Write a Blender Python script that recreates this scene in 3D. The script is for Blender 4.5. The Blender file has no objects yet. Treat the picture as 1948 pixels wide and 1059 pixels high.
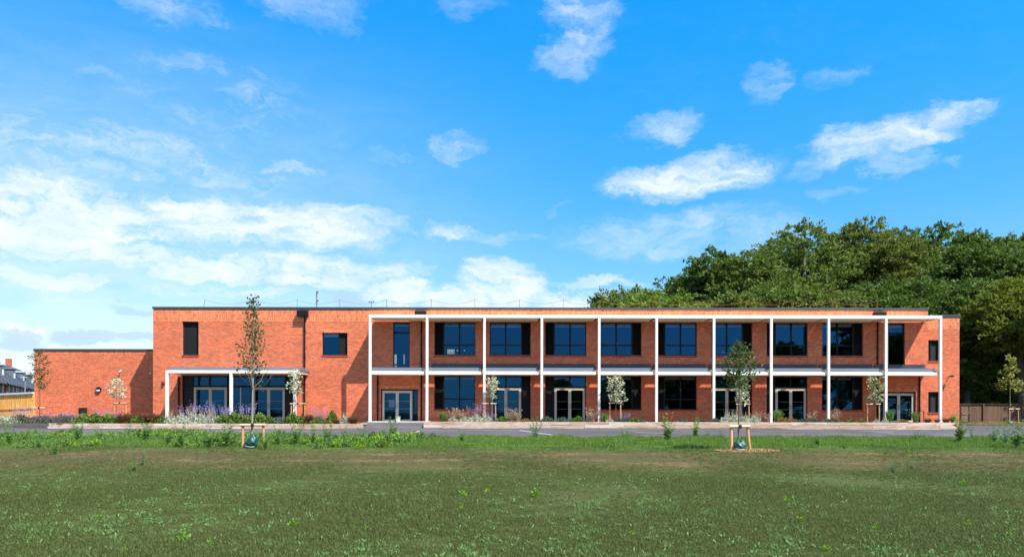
import bpy, bmesh, math, random
import numpy as np
from mathutils import Vector, Matrix

# ------------------------------------------------------------------ camera, world, sun, exposure
sc = bpy.context.scene
COL = sc.collection
F, CX, HY, CAMY, EYE, ROLL = 1510.0, 974.0, 782.0, -57.0, 0.72, 0.002
cam_d = bpy.data.cameras.new('camera')
cam = bpy.data.objects.new('camera', cam_d)
COL.objects.link(cam)
cam.location = (0, CAMY, EYE)
cam_d.sensor_width = 36.0
cam_d.lens = 36.0 * F / 1948.0
cam_d.shift_y = (HY - 529.5) / 1948.0
cam_d.clip_end = 3000
cam.rotation_euler = (Matrix.Rotation(math.radians(90), 4, 'X') @ Matrix.Rotation(ROLL, 4, 'Z')).to_euler()
sc.camera = cam

SUN = Vector((2.245, -2.0, 4.28)).normalized()
EL = math.asin(SUN.z)
AZ = math.atan2(SUN.x, SUN.y)
sun_d = bpy.data.lights.new('sun', 'SUN')
sun_d.energy = 4.9
sun_d.angle = math.radians(0.5)
sun_d.color = (1.0, 0.955, 0.88)
sun = bpy.data.objects.new('sun', sun_d)
COL.objects.link(sun)
sun.rotation_euler = SUN.to_track_quat('Z', 'Y').to_euler()
sc.view_settings.view_transform = 'Standard'
sc.view_settings.look = 'None'
sc.view_settings.gamma = 1.0
sc.view_settings.exposure = 0.95

SKY_STRENGTH = 0.085


class NT:
    """small node-tree helper"""
    def __init__(s, tree):
        s.t = tree
        s.n = tree.nodes
        s.l = tree.links

    def node(s, typ, ins=None, **props):
        n = s.n.new(typ)
        for k, v in props.items():
            setattr(n, k, v)
        for k, v in (ins or {}).items():
            s.put(n, k, v)
        return n

    def put(s, n, k, v):
        sock = n.inputs[k]
        if isinstance(v, bpy.types.NodeSocket):
            s.l.new(v, sock)
        else:
            if sock.type == 'RGBA' and len(v) == 3:
                v = (*v, 1)
            sock.default_value = v

    def math(s, op, a, b=0.0, c=0.0, clamp=False):
        n = s.node('ShaderNodeMath', {0: a, 1: b, 2: c}, operation=op, use_clamp=clamp)
        return n.outputs[0]

    def smooth(s, x, a, b):
        n = s.node('ShaderNodeMapRange', {0: x, 1: a, 2: b, 3: 0.0, 4: 1.0}, interpolation_type='SMOOTHSTEP')
        return n.outputs[0]

    def mix(s, f, a, b, blend='MIX'):
        n = s.node('ShaderNodeMix', data_type='RGBA', blend_type=blend)
        s.put(n, 0, f)
        s.put(n, 6, a)
        s.put(n, 7, b)
        return n.outputs[2]

    def noise(s, vec, scale, detail=3.0, rough=0.5, dist=0.0):
        n = s.node('ShaderNodeTexNoise', {'Scale': scale, 'Detail': detail, 'Roughness': rough, 'Distortion': dist})
        if vec is not None:
            s.l.new(vec, n.inputs['Vector'])
        return n.outputs[0]

    def vec(s, x, y, z=0.0):
        return s.node('ShaderNodeCombineXYZ', {0: x, 1: y, 2: z}).outputs[0]


def make_world():
    w = bpy.data.worlds.new('World')
    sc.world = w
    w.use_nodes = True
    nt = NT(w.node_tree)
    nt.n.clear()
    sky = nt.node('ShaderNodeTexSky', sky_type='NISHITA', sun_disc=False, sun_elevation=EL, sun_rotation=AZ,
                  altitude=50, air_density=1.0, dust_density=0.35, ozone_density=2.5)
    tc = nt.node('ShaderNodeTexCoord').outputs['Generated']
    sep = nt.node('ShaderNodeSeparateXYZ', {0: tc})
    az = nt.math('ARCTAN2', sep.outputs[0], sep.outputs[1])
    el = nt.math('ARCSINE', sep.outputs[2])
    sat = nt.node('ShaderNodeHueSaturation', {'Hue': 0.492, 'Saturation': 1.30, 'Value': 1.0, 'Color': sky.outputs[0]}).outputs[0]
    # clearer, deeper blue with height, paler towards the horizon
    up = nt.smooth(el, 0.0, 0.56)
    tint = nt.mix(up, (1.04, .98, 1.10), (0.13, 1.45, 1.85))
    col = nt.mix(1.0, sat, tint, 'MULTIPLY')

    def pa(x):
        return math.atan((x - CX) / F)

    def pe(x, y):
        return math.atan((HY - y) / math.hypot(F, x - CX))
    # (px x, px y, half width, half height, tilt, weight) : where banks of cloud stand in the sky
    blobs = [
        (340, 10, 130, 45, 0.10, .40), (600, 12, 130, 50, 0.12, .46), (690, 42, 50, 30, .5, .34),
        (1110, 40, 90, 80, .85, .50), (1075, 105, 70, 35, .35, .48), (900, 8, 70, 26, 0, .32),
        (1465, 160, 75, 40, .5, .42), (1590, 145, 60, 26, .2, .30), (1265, 243, 80, 30, .1, .60),
        (1320, 335, 180, 42, .03, .80), (1350, 292, 48, 15, 0, .45), (1690, 255, 210, 34, .17, .66),
        (1800, 210, 100, 17, .08, .66), (1700, 305, 75, 28, -.25, .48), (1540, 322, 55, 13, 0, .38), (1590, 358, 80, 12, -.03, .30),
        (1300, 445, 290, 50, 0, .46), (1800, 305, 40, 14, -.3, .3),
        (870, 292, 70, 34, .10, .46), (750, 298, 85, 13, .06, .36), (850, 441, 75, 17, 0, .66), (950, 450, 90, 14, .05, .42), (1050, 408, 45, 8, .45, .30),
        (230, 170, 180, 40, .1, .36), (340, 125, 120, 34, .12, .38), (470, 150, 130, 22, 0, .28),
        (420, 235, 240, 70, .30, .40), (40, 225, 180, 50, 0, .42),
        (200, 300, 480, 75, -.03, .56), (520, 310, 110, 16, .0, .55), (380, 340, 260, 36, .02, .40),
        (110, 420, 480, 92, 0.05, 1.0), (480, 425, 330, 58, .0, .95), (60, 475, 220, 40, .0, .62),
        (60, 530, 190, 30, .0, .80), (540, 515, 330, 40, .03, .92), (420, 552, 240, 20, 0, .72), (720, 545, 150, 34, .0, .50),
        (945, 548, 90, 58, .0, 1.0), (880, 575, 110, 30, 0, .8), (740, 562, 90, 36, .0, .92), (1090, 570, 120, 26, 0, .9), (1150, 533, 140, 15, .0, .62),
        (30, 640, 60, 30, 0, .9), (60, 665, 140, 24, 0, .5),
    ]
    warp = nt.noise(nt.vec(nt.math('MULTIPLY', az, 9.0), nt.math('MULTIPLY', el, 16.0), 3.1), 1.0, 9.0, .68)
    warp2 = nt.noise(nt.vec(nt.math('MULTIPLY', az, 9.0), nt.math('MULTIPLY', el, 16.0), 9.7), 1.0, 9.0, .68)
    azw = nt.math('ADD', az, nt.math('MULTIPLY', nt.math('SUBTRACT', warp, .5), .15))
    elw = nt.math('ADD', el, nt.math('MULTIPLY', nt.math('SUBTRACT', warp2, .5), .075))
    total = None
    for (x, y, rx, ry, t, wgt) in blobs:
        a0, e0 = pa(x), pe(x, y)
        ra, re = 1.15 * rx / F * math.cos(a0) ** 2, 1.15 * ry / F * math.cos(a0)
        da = nt.math('SUBTRACT', azw, a0)
        de = nt.math('SUBTRACT', elw, e0)
        c, s_ = math.cos(t), math.sin(t)
        u = nt.math('MULTIPLY_ADD', da, c / ra, nt.math('MULTIPLY', de, s_ / ra))
        v = nt.math('MULTIPLY_ADD', da, -s_ / re, nt.math('MULTIPLY', de, c / re))
        d2 = nt.math('MULTIPLY_ADD', u, u, nt.math('MULTIPLY', v, v))
        m = nt.math('MULTIPLY', nt.smooth(d2, 1.15, 0.0), wgt)
        total = m if total is None else nt.math('SMOOTH_MAX', total, m, .15)
    # the sky behind the photographer: a few loose banks
    back = nt.math('MULTIPLY', nt.smooth(sep.outputs[1], 0.05, -0.3), .62)
    total = nt.math('MAXIMUM', total, back)
    n1 = nt.noise(nt.vec(nt.math('MULTIPLY', azw, 11.0), nt.math('MULTIPLY', elw, 52.0), .5), 1.0, 10.0, .64, .3)
    n2 = nt.noise(nt.vec(nt.math('MULTIPLY', azw, 34.0), nt.math('MULTIPLY', elw, 60.0), 4.5), 1.0, 8.0, .62, .3)
    nn = nt.math('MULTIPLY_ADD', n1, .62, nt.math('MULTIPLY', n2, .38))
    nn = nt.node('ShaderNodeMapRange', {0: nn, 1: .30, 2: .72, 3: 0.0, 4: 1.0}).outputs[0]
    dens = nt.smooth(nt.math('MULTIPLY', total, nt.math('MULTIPLY_ADD', nn, 1.45, .22)), .06, 1.12)
    # thin high veil on the left half of the sky
    veil = nt.math('MULTIPLY', nt.smooth(az, 0.15, -.5), nt.math('MULTIPLY', nt.smooth(el, .50, .14), .62))
    veil = nt.math('MULTIPLY', veil, nt.math('MULTIPLY_ADD', n1, 1.2, .1))
    dens = nt.math('MAXIMUM', dens, veil)
    # undersides a little greyer where the cloud is thick and low
    n3 = nt.noise(nt.vec(nt.math('MULTIPLY', az, 14.0), nt.math('MULTIPLY', el, 30.0), 7.5), 1.0, 5.0, .55)
    ccol = nt.mix(nt.smooth(n3, .40, .68), (6.2, 6.6, 7.3), (5.2, 6.0, 7.4))
    col = nt.mix(nt.math('MULTIPLY', dens, .93), col, ccol)
    # low blue-grey cumulus near the left horizon
    g = None
    for (x, y, rx, ry) in ((150, 640, 70, 22), (255, 583, 55, 12), (25, 655, 60, 20), (250, 650, 50, 16), (480, 577, 40, 10), (645, 565, 50, 20)):
        a0, e0 = pa(x), pe(x, y)
        u = nt.math('MULTIPLY', nt.math('SUBTRACT', azw, a0), F / rx)
        v = nt.math('MULTIPLY', nt.math('SUBTRACT', elw, e0), F / ry)
        m = nt.smooth(nt.math('MULTIPLY_ADD', u, u, nt.math('MULTIPLY', v, v)), 1.2, .0)
        g = m if g is None else nt.math('MAXIMUM', g, m)
    g = nt.smooth(nt.math('MULTIPLY', g, nt.math('MULTIPLY_ADD', nn, 1.0, .4)), .15, .9)
    col = nt.mix(nt.math('MULTIPLY', g, .75), col, (3.3, 4.6, 7.2))
    bg = nt.node('ShaderNodeBackground', {0: col, 1: SKY_STRENGTH})
    out = nt.node('ShaderNodeOutputWorld')
    nt.l.new(bg.outputs[0], out.inputs[0])


make_world()

# ------------------------------------------------------------------ placing helpers


def U(px, Y=0.0):
    return (px - CX) * (Y - CAMY) / F


def Zp(py, px=CX, Y=0.0):
    return EYE + (HY - (py - (px - CX) * ROLL)) * (Y - CAMY) / F


def smoothstep(a, b, x):
    t = np.clip((x - a) / (b - a), 0, 1)
    return t * t * (3 - 2 * t)


def ground_z(x, y):
    """height of the open ground: field, bank, verge, terrace"""
    x = np.asarray(x, float)
    y = np.asarray(y, float)
    z = -0.97 + 0.0 * x
    z = z + 0.30 * smoothstep(-35.2, -26.4, y) + 0.05 * smoothstep(-26.4, -15.2, y)
    z = z - 0.12 * smoothstep(-14.9, -14.3, y) * (y < 3) + 0.28 * smoothstep(2.5, 9, y)
    z = z + 0.012 * np.sin(x * .55 + 1.3) * np.sin(y * .41) * (y < -16) + 0.008 * np.sin(x * 1.7 + y * .9) * (y < -16)
    return z


def hit_ground(px, py):
    """point of the open ground seen at a pixel"""
    yy = py - (px - CX) * ROLL
    for i in range(2, 4000):
        D = 7 + i * 0.01
        X = (px - CX) * D / F
        if EYE - (yy - HY) * D / F <= float(ground_z(X, CAMY + D)):
            return X, CAMY + D, float(ground_z(X, CAMY + D))
    return U(px, -15.2), -15.2, float(ground_z(0, -15.2))


# ------------------------------------------------------------------ objects, parts


class MB:
    def __init__(s):
        s.v, s.f = [], []

    def add(s, vs, fs):
        o = len(s.v)
        s.v += [tuple(p) for p in vs]
        s.f += [tuple(i + o for i in f) for f in fs]
        return s

    def box(s, x0, x1, y0, y1, z0, z1):
        return s.add([(x0, y0, z0), (x1, y0, z0), (x1, y1, z0), (x0, y1, z0), (x0, y0, z1), (x1, y0, z1), (x1, y1, z1), (x0, y1, z1)],
                     [(0, 3, 2, 1), (4, 5, 6, 7), (0, 1, 5, 4), (1, 2, 6, 5), (2, 3, 7, 6), (3, 0, 4, 7)])

    def quad(s, a, b, c, d):
        return s.add([a, b, c, d], [(0, 1, 2, 3)])

    def tube(s, pts, radii, n=8, cap=True):
        pts = [Vector(p) for p in pts]
        if not isinstance(radii, (list, tuple)):
            radii = [radii] * len(pts)
        rings = []
        for i, p in enumerate(pts):
            d = (pts[min(i + 1, len(pts) - 1)] - pts[max(i - 1, 0)])
            d = d.normalized() if d.length > 1e-9 else Vector((0, 0, 1))
            a = d.orthogonal().normalized() if abs(d.z) < .9 else Vector((1, 0, 0)).cross(d).normalized()
            b = d.cross(a)
            rings.append([p + (a * math.cos(2 * math.pi * k / n) + b * math.sin(2 * math.pi * k / n)) * radii[i] for k in range(n)])
        vs = [v for r in rings for v in r]
        fs = []
        for i in range(len(rings) - 1):
            for k in range(n):
                fs.append((i * n + k, i * n + (k + 1) % n, (i + 1) * n + (k + 1) % n, (i + 1) * n + k))
        if cap:
            fs.append(tuple(range(n - 1, -1, -1)))
            fs.append(tuple((len(rings) - 1) * n + k for k in range(n)))
        return s.add(vs, fs)

    def build(s, name, m, parent=None, smooth=False, bevel=0.0):
        me = bpy.data.meshes.new(name)
        off = parent_world(parent)
        me.from_pydata([(x - off[0], y - off[1], z - off[2]) for x, y, z in s.v], [], s.f)
        me.update()
        o = bpy.data.objects.new(name, me)
        COL.objects.link(o)
        me.materials.append(m)
        if smooth:
            me.polygons.foreach_set('use_smooth', [True] * len(me.polygons))
        if bevel:
            b = o.modifiers.new('bevel', 'BEVEL')
            b.width = bevel
            b.segments = 2
            b.limit_method = 'ANGLE'
        if parent:
            o.parent = parent
        return o


def parent_world(p):
    x = y = z = 0.0
    while p is not None:
        x += p.location.x
        y += p.location.y
        z += p.location.z
        p = p.parent
    return x, y, z


def tag(o, label=None, cat=None, group=None, kind=None):
    if label:
        o['label'] = label
    if cat:
        o['category'] = cat
    if group:
        o['group'] = group
    if kind:
        o['kind'] = kind
    return o


def thing(name, label, cat, loc=(0, 0, 0), group=None, rz=0.0):
    o = bpy.data.objects.new(name, None)
    COL.objects.link(o)
    o.location = loc
    o.rotation_euler = (0, 0, rz)
    o.empty_display_size = .2
    return tag(o, label, cat, group)


def structure(o):
    o['kind'] = 'structure'
    return o


def copy_tree(o, parent=None):
    c = o.copy()
    COL.objects.link(c)
    c.parent = parent
    for ch in list(o.children):
        copy_tree(ch, c)
    return c


def quads_object(name, Q, m, parent=None, link=True):
    """mesh of separate quads from an (n,4,3) array (leaves)"""
    Q = np.asarray(Q, np.float32)
    n = len(Q)
    me = bpy.data.meshes.new(name)
    me.vertices.add(n * 4)
    me.vertices.foreach_set('co', Q.reshape(-1))
    me.loops.add(n * 4)
    me.loops.foreach_set('vertex_index', np.arange(n * 4, dtype=np.int32))
    me.polygons.add(n)
    me.polygons.foreach_set('loop_start', np.arange(0, n * 4, 4, dtype=np.int32))
    me.polygons.foreach_set('loop_total', np.full(n, 4, np.int32))
    me.update(calc_edges=True)
    me.validate()
    me.materials.append(m)
    o = bpy.data.objects.new(name, me)
    if link:
        COL.objects.link(o)
    if parent:
        o.parent = parent
    return o


def leaf_quads(C, A, B):
    """diamond leaves: centre, half long axis, half short axis"""
    return np.stack([C - A, C + B - A * .1, C + A, C - B - A * .1], 1)


def rand_dirs(rng, n):
    d = rng.normal(size=(n, 3))
    return d / np.linalg.norm(d, axis=1, keepdims=True)


def norm(a):
    return a / np.maximum(np.linalg.norm(a, axis=1, keepdims=True), 1e-9)


# ------------------------------------------------------------------ materials


def mat(name):
    m = bpy.data.materials.new(name)
    m.use_nodes = True
    nt = NT(m.node_tree)
    bs = nt.n['Principled BSDF']
    return m, nt, bs


def plain(name, c, rough=.6, var=.12, scale=3.0, metal=0.0, spec=.4, bump=0.0):
    m, nt, bs = mat(name)
    tc = nt.node('ShaderNodeTexCoord').outputs['Object']
    n = nt.noise(tc, scale, 5.0, .6)
    k = nt.node('ShaderNodeMapRange', {0: n, 1: .3, 2: .7, 3: 1 - var, 4: 1 + var}).outputs[0]
    col = nt.mix(1.0, c, nt.vec(k, k, k), 'MULTIPLY')
    nt.put(bs, 'Base Color', col)
    nt.put(bs, 'Roughness', rough)
    nt.put(bs, 'Metallic', metal)
    nt.put(bs, 'Specular IOR Level', spec)
    if bump:
        b = nt.node('ShaderNodeBump', {'Strength': bump, 'Distance': .01, 'Height': n})
        nt.l.new(b.outputs[0], bs.inputs['Normal'])
    return m


def brick_mat(name, soldier=False, c1=(.68, .116, .037), c2=(.43, .046, .014), mortar=(.70, .44, .27), dark=(.28, .052, .026)):
    m, nt, bs = mat(name)
    tc = nt.node('ShaderNodeTexCoord').outputs['Object']
    sep = nt.node('ShaderNodeSeparateXYZ', {0: tc})
    h = nt.math('ADD', sep.outputs[0], sep.outputs[1])
    z = sep.outputs[2]
    v = nt.vec(z, h) if soldier else nt.vec(h, z)
    br = nt.node('ShaderNodeTexBrick', {'Vector': v, 'Color1': c1, 'Color2': c2, 'Mortar': mortar, 'Scale': 1.0,
                                        'Mortar Size': .0065 if soldier else .0075, 'Mortar Smooth': .1, 'Bias': -.1, 'Brick Width': .225, 'Row Height': .075},
                 offset=0.0 if soldier else .5)
    # scattered burnt bricks, in loose drifts
    br2 = nt.node('ShaderNodeTexBrick', {'Vector': v, 'Color1': (0, 0, 0), 'Color2': (1, 1, 1), 'Mortar': (0, 0, 0), 'Scale': 1.0,
                                         'Mortar Size': .0065, 'Mortar Smooth': .1, 'Bias': 0.0, 'Brick Width': .225, 'Row Height': .075},
                  offset=0.0 if soldier else .5)
    r = nt.node('ShaderNodeSeparateColor', {0: br2.outputs[0]}).outputs[0]
    drift = nt.noise(nt.vec(nt.math('MULTIPLY', h, .8), nt.math('MULTIPLY', z, 1.5)), 1.0, 5.0, .7)
    burnt = nt.smooth(nt.math('MULTIPLY', r, nt.smooth(drift, .30, .60)), .30, .62)
    col = nt.mix(nt.math('MULTIPLY', burnt, .0 if soldier else .34), br.outputs[0], dark)
    big = nt.noise(nt.vec(nt.math('MULTIPLY', h, .3), nt.math('MULTIPLY', z, .5)), 1.0, 4.0, .6)
    k = nt.node('ShaderNodeMapRange', {0: big, 1: .3, 2: .7, 3: .88, 4: 1.10}).outputs[0]
    fine = nt.noise(tc, 9.0, 4.0, .7)
    k2 = nt.node('ShaderNodeMapRange', {0: fine, 1: .3, 2: .7, 3: .74, 4: 1.24}).outputs[0]
    kk = nt.math('MULTIPLY', k, k2)
    col = nt.mix(1.0, col, nt.vec(kk, kk, kk), 'MULTIPLY')
    nt.put(bs, 'Base Color', col)
    nt.put(bs, 'Roughness', .85)
    nt.put(bs, 'Specular IOR Level', .2)
    b = nt.node('ShaderNodeBump', {'Strength': .5, 'Distance': .008, 'Height': nt.math('SUBTRACT', 1.0, br.outputs[1])})
    nt.l.new(b.outputs[0], bs.inputs['Normal'])
    return m


def leaf_mat(name, c1, c2, transl=.36, tip=None, rough=.6, hue_scale=.5):
    m, nt, bs = mat(name)
    geo = nt.node('ShaderNodeNewGeometry')
    tc = nt.node('ShaderNodeTexCoord').outputs['Object']
    n = nt.noise(tc, hue_scale, 3.0, .6)
    f = nt.math('MULTIPLY_ADD', geo.outputs['Random Per Island'], .6, nt.math('MULTIPLY_ADD', n, 1.4, -.5), clamp=True)
    col = nt.mix(f, c1, c2)
    if tip:
        col = nt.mix(nt.smooth(geo.outputs['Random Per Island'], .80, .90), col, tip)
    nt.put(bs, 'Base Color', col)
    nt.put(bs, 'Roughness', rough)
    nt.put(bs, 'Specular IOR Level', .18)
    tr = nt.node('ShaderNodeBsdfTranslucent', {0: nt.mix(1.0, col, (1.1, 1.2, .55), 'MULTIPLY')})
    mx = nt.node('ShaderNodeMixShader', {0: transl})
    nt.l.new(bs.outputs[0], mx.inputs[1])
    nt.l.new(tr.outputs[0], mx.inputs[2])
    nt.l.new(mx.outputs[0], nt.n['Material Output'].inputs[0])
    return m


def wood_mat(name, c1, c2, axis=0, rough=.75, rnd=.25, scale=1.0):
    m, nt, bs = mat(name)
    tc = nt.node('ShaderNodeTexCoord').outputs['Object']
    sep = nt.node('ShaderNodeSeparateXYZ', {0: tc})
    s = [14.0 * scale, 14.0 * scale, 14.0 * scale]
    s[axis] = .9 * scale
    info = nt.node('ShaderNodeObjectInfo').outputs['Random']
    geo = nt.node('ShaderNodeNewGeometry').outputs['Random Per Island']
    v = nt.vec(nt.math('MULTIPLY_ADD', sep.outputs[0], s[0], nt.math('MULTIPLY', info, 50.0)), nt.math('MULTIPLY', sep.outputs[1], s[1]),
               nt.math('MULTIPLY_ADD', sep.outputs[2], s[2], nt.math('MULTIPLY', geo, 30.0)))
    n = nt.noise(v, 1.0, 5.0, .6, .6)
    col = nt.mix(nt.smooth(n, .3, .7), c1, c2)
    k = nt.math('MULTIPLY_ADD', nt.math('ADD', info, geo), rnd, 1.0 - rnd)
    col = nt.mix(1.0, col, nt.vec(k, k, k), 'MULTIPLY')
    nt.put(bs, 'Base Color', col)
    nt.put(bs, 'Roughness', rough)
    nt.put(bs, 'Specular IOR Level', .25)
    b = nt.node('ShaderNodeBump', {'Strength': .4, 'Distance': .006, 'Height': n})
    nt.l.new(b.outputs[0], bs.inputs['Normal'])
    return m


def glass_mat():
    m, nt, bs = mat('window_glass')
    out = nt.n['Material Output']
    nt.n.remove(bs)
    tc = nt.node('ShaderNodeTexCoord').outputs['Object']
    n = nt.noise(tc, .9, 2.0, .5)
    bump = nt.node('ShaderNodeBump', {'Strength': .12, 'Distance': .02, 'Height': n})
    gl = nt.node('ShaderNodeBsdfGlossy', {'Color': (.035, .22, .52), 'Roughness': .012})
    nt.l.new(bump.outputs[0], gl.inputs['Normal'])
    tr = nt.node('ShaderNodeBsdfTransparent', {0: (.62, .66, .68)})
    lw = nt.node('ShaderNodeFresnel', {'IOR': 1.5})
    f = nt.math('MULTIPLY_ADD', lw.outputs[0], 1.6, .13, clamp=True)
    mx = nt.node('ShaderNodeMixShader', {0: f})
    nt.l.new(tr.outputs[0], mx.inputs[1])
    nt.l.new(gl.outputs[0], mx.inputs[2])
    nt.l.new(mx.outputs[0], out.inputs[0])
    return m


def ground_mat():
    m, nt, bs = mat('field_ground')
    tc = nt.node('ShaderNodeTexCoord').outputs['Object']
    sep = nt.node('ShaderNodeSeparateXYZ', {0: tc})
    n1 = nt.noise(tc, .35, 5.0, .62)
    n2 = nt.noise(tc, 2.6, 6.0, .7)
    n3 = nt.noise(tc, 16.0, 5.0, .75)
    v = nt.vec(nt.math('MULTIPLY', sep.outputs[0], .35), sep.outputs[1])
    nb = nt.noise(v, .9, 5.0, .65)
    olive = nt.mix(nt.smooth(n2, .38, .64), (.078, .076, .034), (.064, .086, .025))
    olive = nt.mix(nt.smooth(n1, .44, .66), olive, (.076, .098, .029))
    # bare, dry soil on the bank
    y = sep.outputs[1]
    bank = nt.math('MULTIPLY', nt.smooth(y, -37.0, -32.0), nt.smooth(y, -26.5, -29.5))
    bare = nt.math('MULTIPLY', bank, nt.smooth(nt.math('MULTIPLY_ADD', n2, .35, nt.math('MULTIPLY', nb, .65)), .50, .62))
    bankc = nt.mix(nt.math('MULTIPLY', bank, .55), olive, (.088, .062, .030))
    col = nt.mix(nt.math('MULTIPLY', bare, .75), bankc, (.21, .125, .07))
    few = nt.smooth(nt.math('MULTIPLY_ADD', n2, .4, nt.math('MULTIPLY', nb, .6)), .60, .66)
    col = nt.mix(nt.math('MULTIPLY', few, .35), col, (.19, .13, .07))
    # the verge keeps its green
    verge = nt.smooth(nt.math('MULTIPLY_ADD', n1, 3.0, y), -28.0, -24.0)
    col = nt.mix(nt.math('MULTIPLY', verge, .85), col, nt.mix(n2, (.055, .115, .018), (.09, .15, .025)))
    far = nt.smooth(y, 0.0, 6.0)
    col = nt.mix(far, col, (.05, .07, .025))
    k = nt.node('ShaderNodeMapRange', {0: n3, 1: .3, 2: .7, 3: .55, 4: 1.4}).outputs[0]
    col = nt.mix(1.0, col, nt.vec(k, k, k), 'MULTIPLY')
    nt.put(bs, 'Base Color', col)
    nt.put(bs, 'Roughness', 1.0)
    nt.put(bs, 'Specular IOR Level', .05)
    b = nt.node('ShaderNodeBump', {'Strength': .8, 'Distance': .04, 'Height': nt.math('ADD', n3, n2)})
    nt.l.new(b.outputs[0], bs.inputs['Normal'])
    return m


def asphalt_mat():
    m, nt, bs = mat('asphalt')
    tc = nt.node('ShaderNodeTexCoord').outputs['Object']
    n1 = nt.noise(tc, .5, 5.0, .6)
    n2 = nt.noise(tc, 60.0, 3.0, .7)
    sep = nt.node('ShaderNodeSeparateXYZ', {0: tc})
    lanes = nt.noise(nt.vec(nt.math('MULTIPLY', sep.outputs[0], .03), nt.math('MULTIPLY', sep.outputs[1], 1.3)), 1.0, 4.0, .6)
    c = nt.mix(nt.smooth(n1, .35, .65), (.072, .066, .071), (.098, .090, .097))
    k = nt.math('MULTIPLY', nt.node('ShaderNodeMapRange', {0: n2, 1: .3, 2: .7, 3: .75, 4: 1.25}).outputs[0],
                nt.node('ShaderNodeMapRange', {0: lanes, 1: .3, 2: .7, 3: .8, 4: 1.2}).outputs[0])
    nt.put(bs, 'Base Color', nt.mix(1.0, c, nt.vec(k, k, k), 'MULTIPLY'))
    nt.put(bs, 'Roughness', .9)
    nt.put(bs, 'Specular IOR Level', .2)
    return m


def sleeper_mat():
    m, nt, bs = mat('sleeper_timber')
    tc = nt.node('ShaderNodeTexCoord').outputs['Object']
    sep = nt.node('ShaderNodeSeparateXYZ', {0: tc})
    info = nt.node('ShaderNodeObjectInfo').outputs['Random']
    v = nt.vec(nt.math('MULTIPLY_ADD', sep.outputs[0], .8, nt.math('MULTIPLY', info, 40.0)), nt.math('MULTIPLY', sep.outputs[1], 9.0), nt.math('MULTIPLY', sep.outputs[2], 9.0))
    n = nt.noise(v, 1.0, 5.0, .65, .4)
    base = nt.mix(nt.smooth(info, .2, .8), (.50, .36, .27), (.62, .51, .43))
    c = nt.mix(nt.smooth(n, .45, .75), base, (.36, .16, .06))
    n2 = nt.noise(v, 3.0, 4.0, .6)
    k = nt.node('ShaderNodeMapRange', {0: n2, 1: .3, 2: .7, 3: .7, 4: 1.15}).outputs[0]
    nt.put(bs, 'Base Color', nt.mix(1.0, c, nt.vec(k, k, k), 'MULTIPLY'))
    nt.put(bs, 'Roughness', .85)
    nt.put(bs, 'Specular IOR Level', .2)
    return m


def slate_mat():
    m, nt, bs = mat('roof_slate')
    tc = nt.node('ShaderNodeTexCoord').outputs['Object']
    br = nt.node('ShaderNodeTexBrick', {'Vector': tc, 'Color1': (.055, .06, .075), 'Color2': (.04, .043, .055), 'Mortar': (.02, .02, .025), 'Scale': 1.0,
                                        'Mortar Size': .01, 'Brick Width': .3, 'Row Height': .2})
    nt.put(bs, 'Base Color', br.outputs[0])
    nt.put(bs, 'Roughness', .6)
    return m


M = {}
M['brick'] = brick_mat('brick')
M['soldier'] = brick_mat('soldier_brick', True, (.84, .21, .075), (.44, .070, .024), (.72, .46, .30))
M['sill_brick'] = brick_mat('sill_brick', True, (.34, .05, .022), (.26, .04, .02), (.40, .2, .14))
M['house_brick'] = brick_mat('house_brick', False, (.42, .10, .055), (.34, .08, .045), (.36, .17, .11))
M['white'] = plain('white_paint', (.74, .71, .64), .5, .07, 1.3)
M['soffit'] = plain('soffit_board', (.95, .79, .56), .7, .06, 2.0)
M['fascia'] = plain('grey_fascia', (.15, .17, .21), .55, .06, 1.0, 0.1)
M['coping'] = plain('coping_metal', (.055, .065, .08), .45, .1, 1.0, .3)
M['dark_metal'] = plain('anthracite_metal', (.008, .0085, .010), .5, .1, 2.0, 0, .2)
M['louvre'] = plain('louvre_metal', (.022, .0225, .024), .6, .08, 2.0, 0, .2)
M['louvre_shaded'] = plain('shaded_louvre_metal', (.009, .0092, .0098), .65, .08, 2.0, 0, .15)  # same louvre metal, with the canopy shade put into a darker colour
M['door_frame'] = plain('door_frame_alu', (.56, .48, .39), .45, .06, 2.0, .2)
M['glass'] = glass_mat()
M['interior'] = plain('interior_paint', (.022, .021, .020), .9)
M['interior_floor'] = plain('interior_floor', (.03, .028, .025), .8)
M['blind'] = plain('blind_cloth', (.88, .87, .80), .9)
M['paper'] = plain('paper', (.75, .80, .82), .8, .03)
M['ink'] = plain('ink', (.05, .07, .10), .8)
M['concrete'] = plain('pale_concrete', (.55, .53, .50), .85, .12, 4.0)
M['membrane'] = plain('roof_membrane', (.12, .13, .14), .9)
M['asphalt'] = asphalt_mat()
M['line_white'] = plain('road_paint_white', (.62, .62, .62), .8, .25, 3.0)
M['line_yellow'] = plain('road_paint_yellow', (.62, .42, .16), .8, .25, 3.0)
M['sleeper'] = sleeper_mat()
M['soil'] = plain('bed_soil', (.13, .075, .045), 1.0, .5, 6.0, 0, .05, .8)
M['stake'] = wood_mat('stake_wood', (.46, .22, .09), (.58, .34, .17), 2)
M['stake_pale'] = wood_mat('crossbar_wood', (.58, .43, .30), (.66, .52, .38), 0)
M['rubber'] = plain('black_rubber', (.012, .012, .012), .6)
M['bark_grey'] = wood_mat('young_bark', (.20, .16, .12), (.32, .27, .20), 2, .9)
M['bark_brown'] = wood_mat('brown_bark', (.12, .075, .045), (.18, .12, .08), 2, .9)
M['bark_dark'] = wood_mat('old_bark', (.07, .06, .05), (.13, .11, .09), 2, .95, .25, .3)
M['fence_gold'] = wood_mat('new_fence_timber', (.62, .29, .055), (.76, .41, .11), 2, .8, .22)
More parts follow.
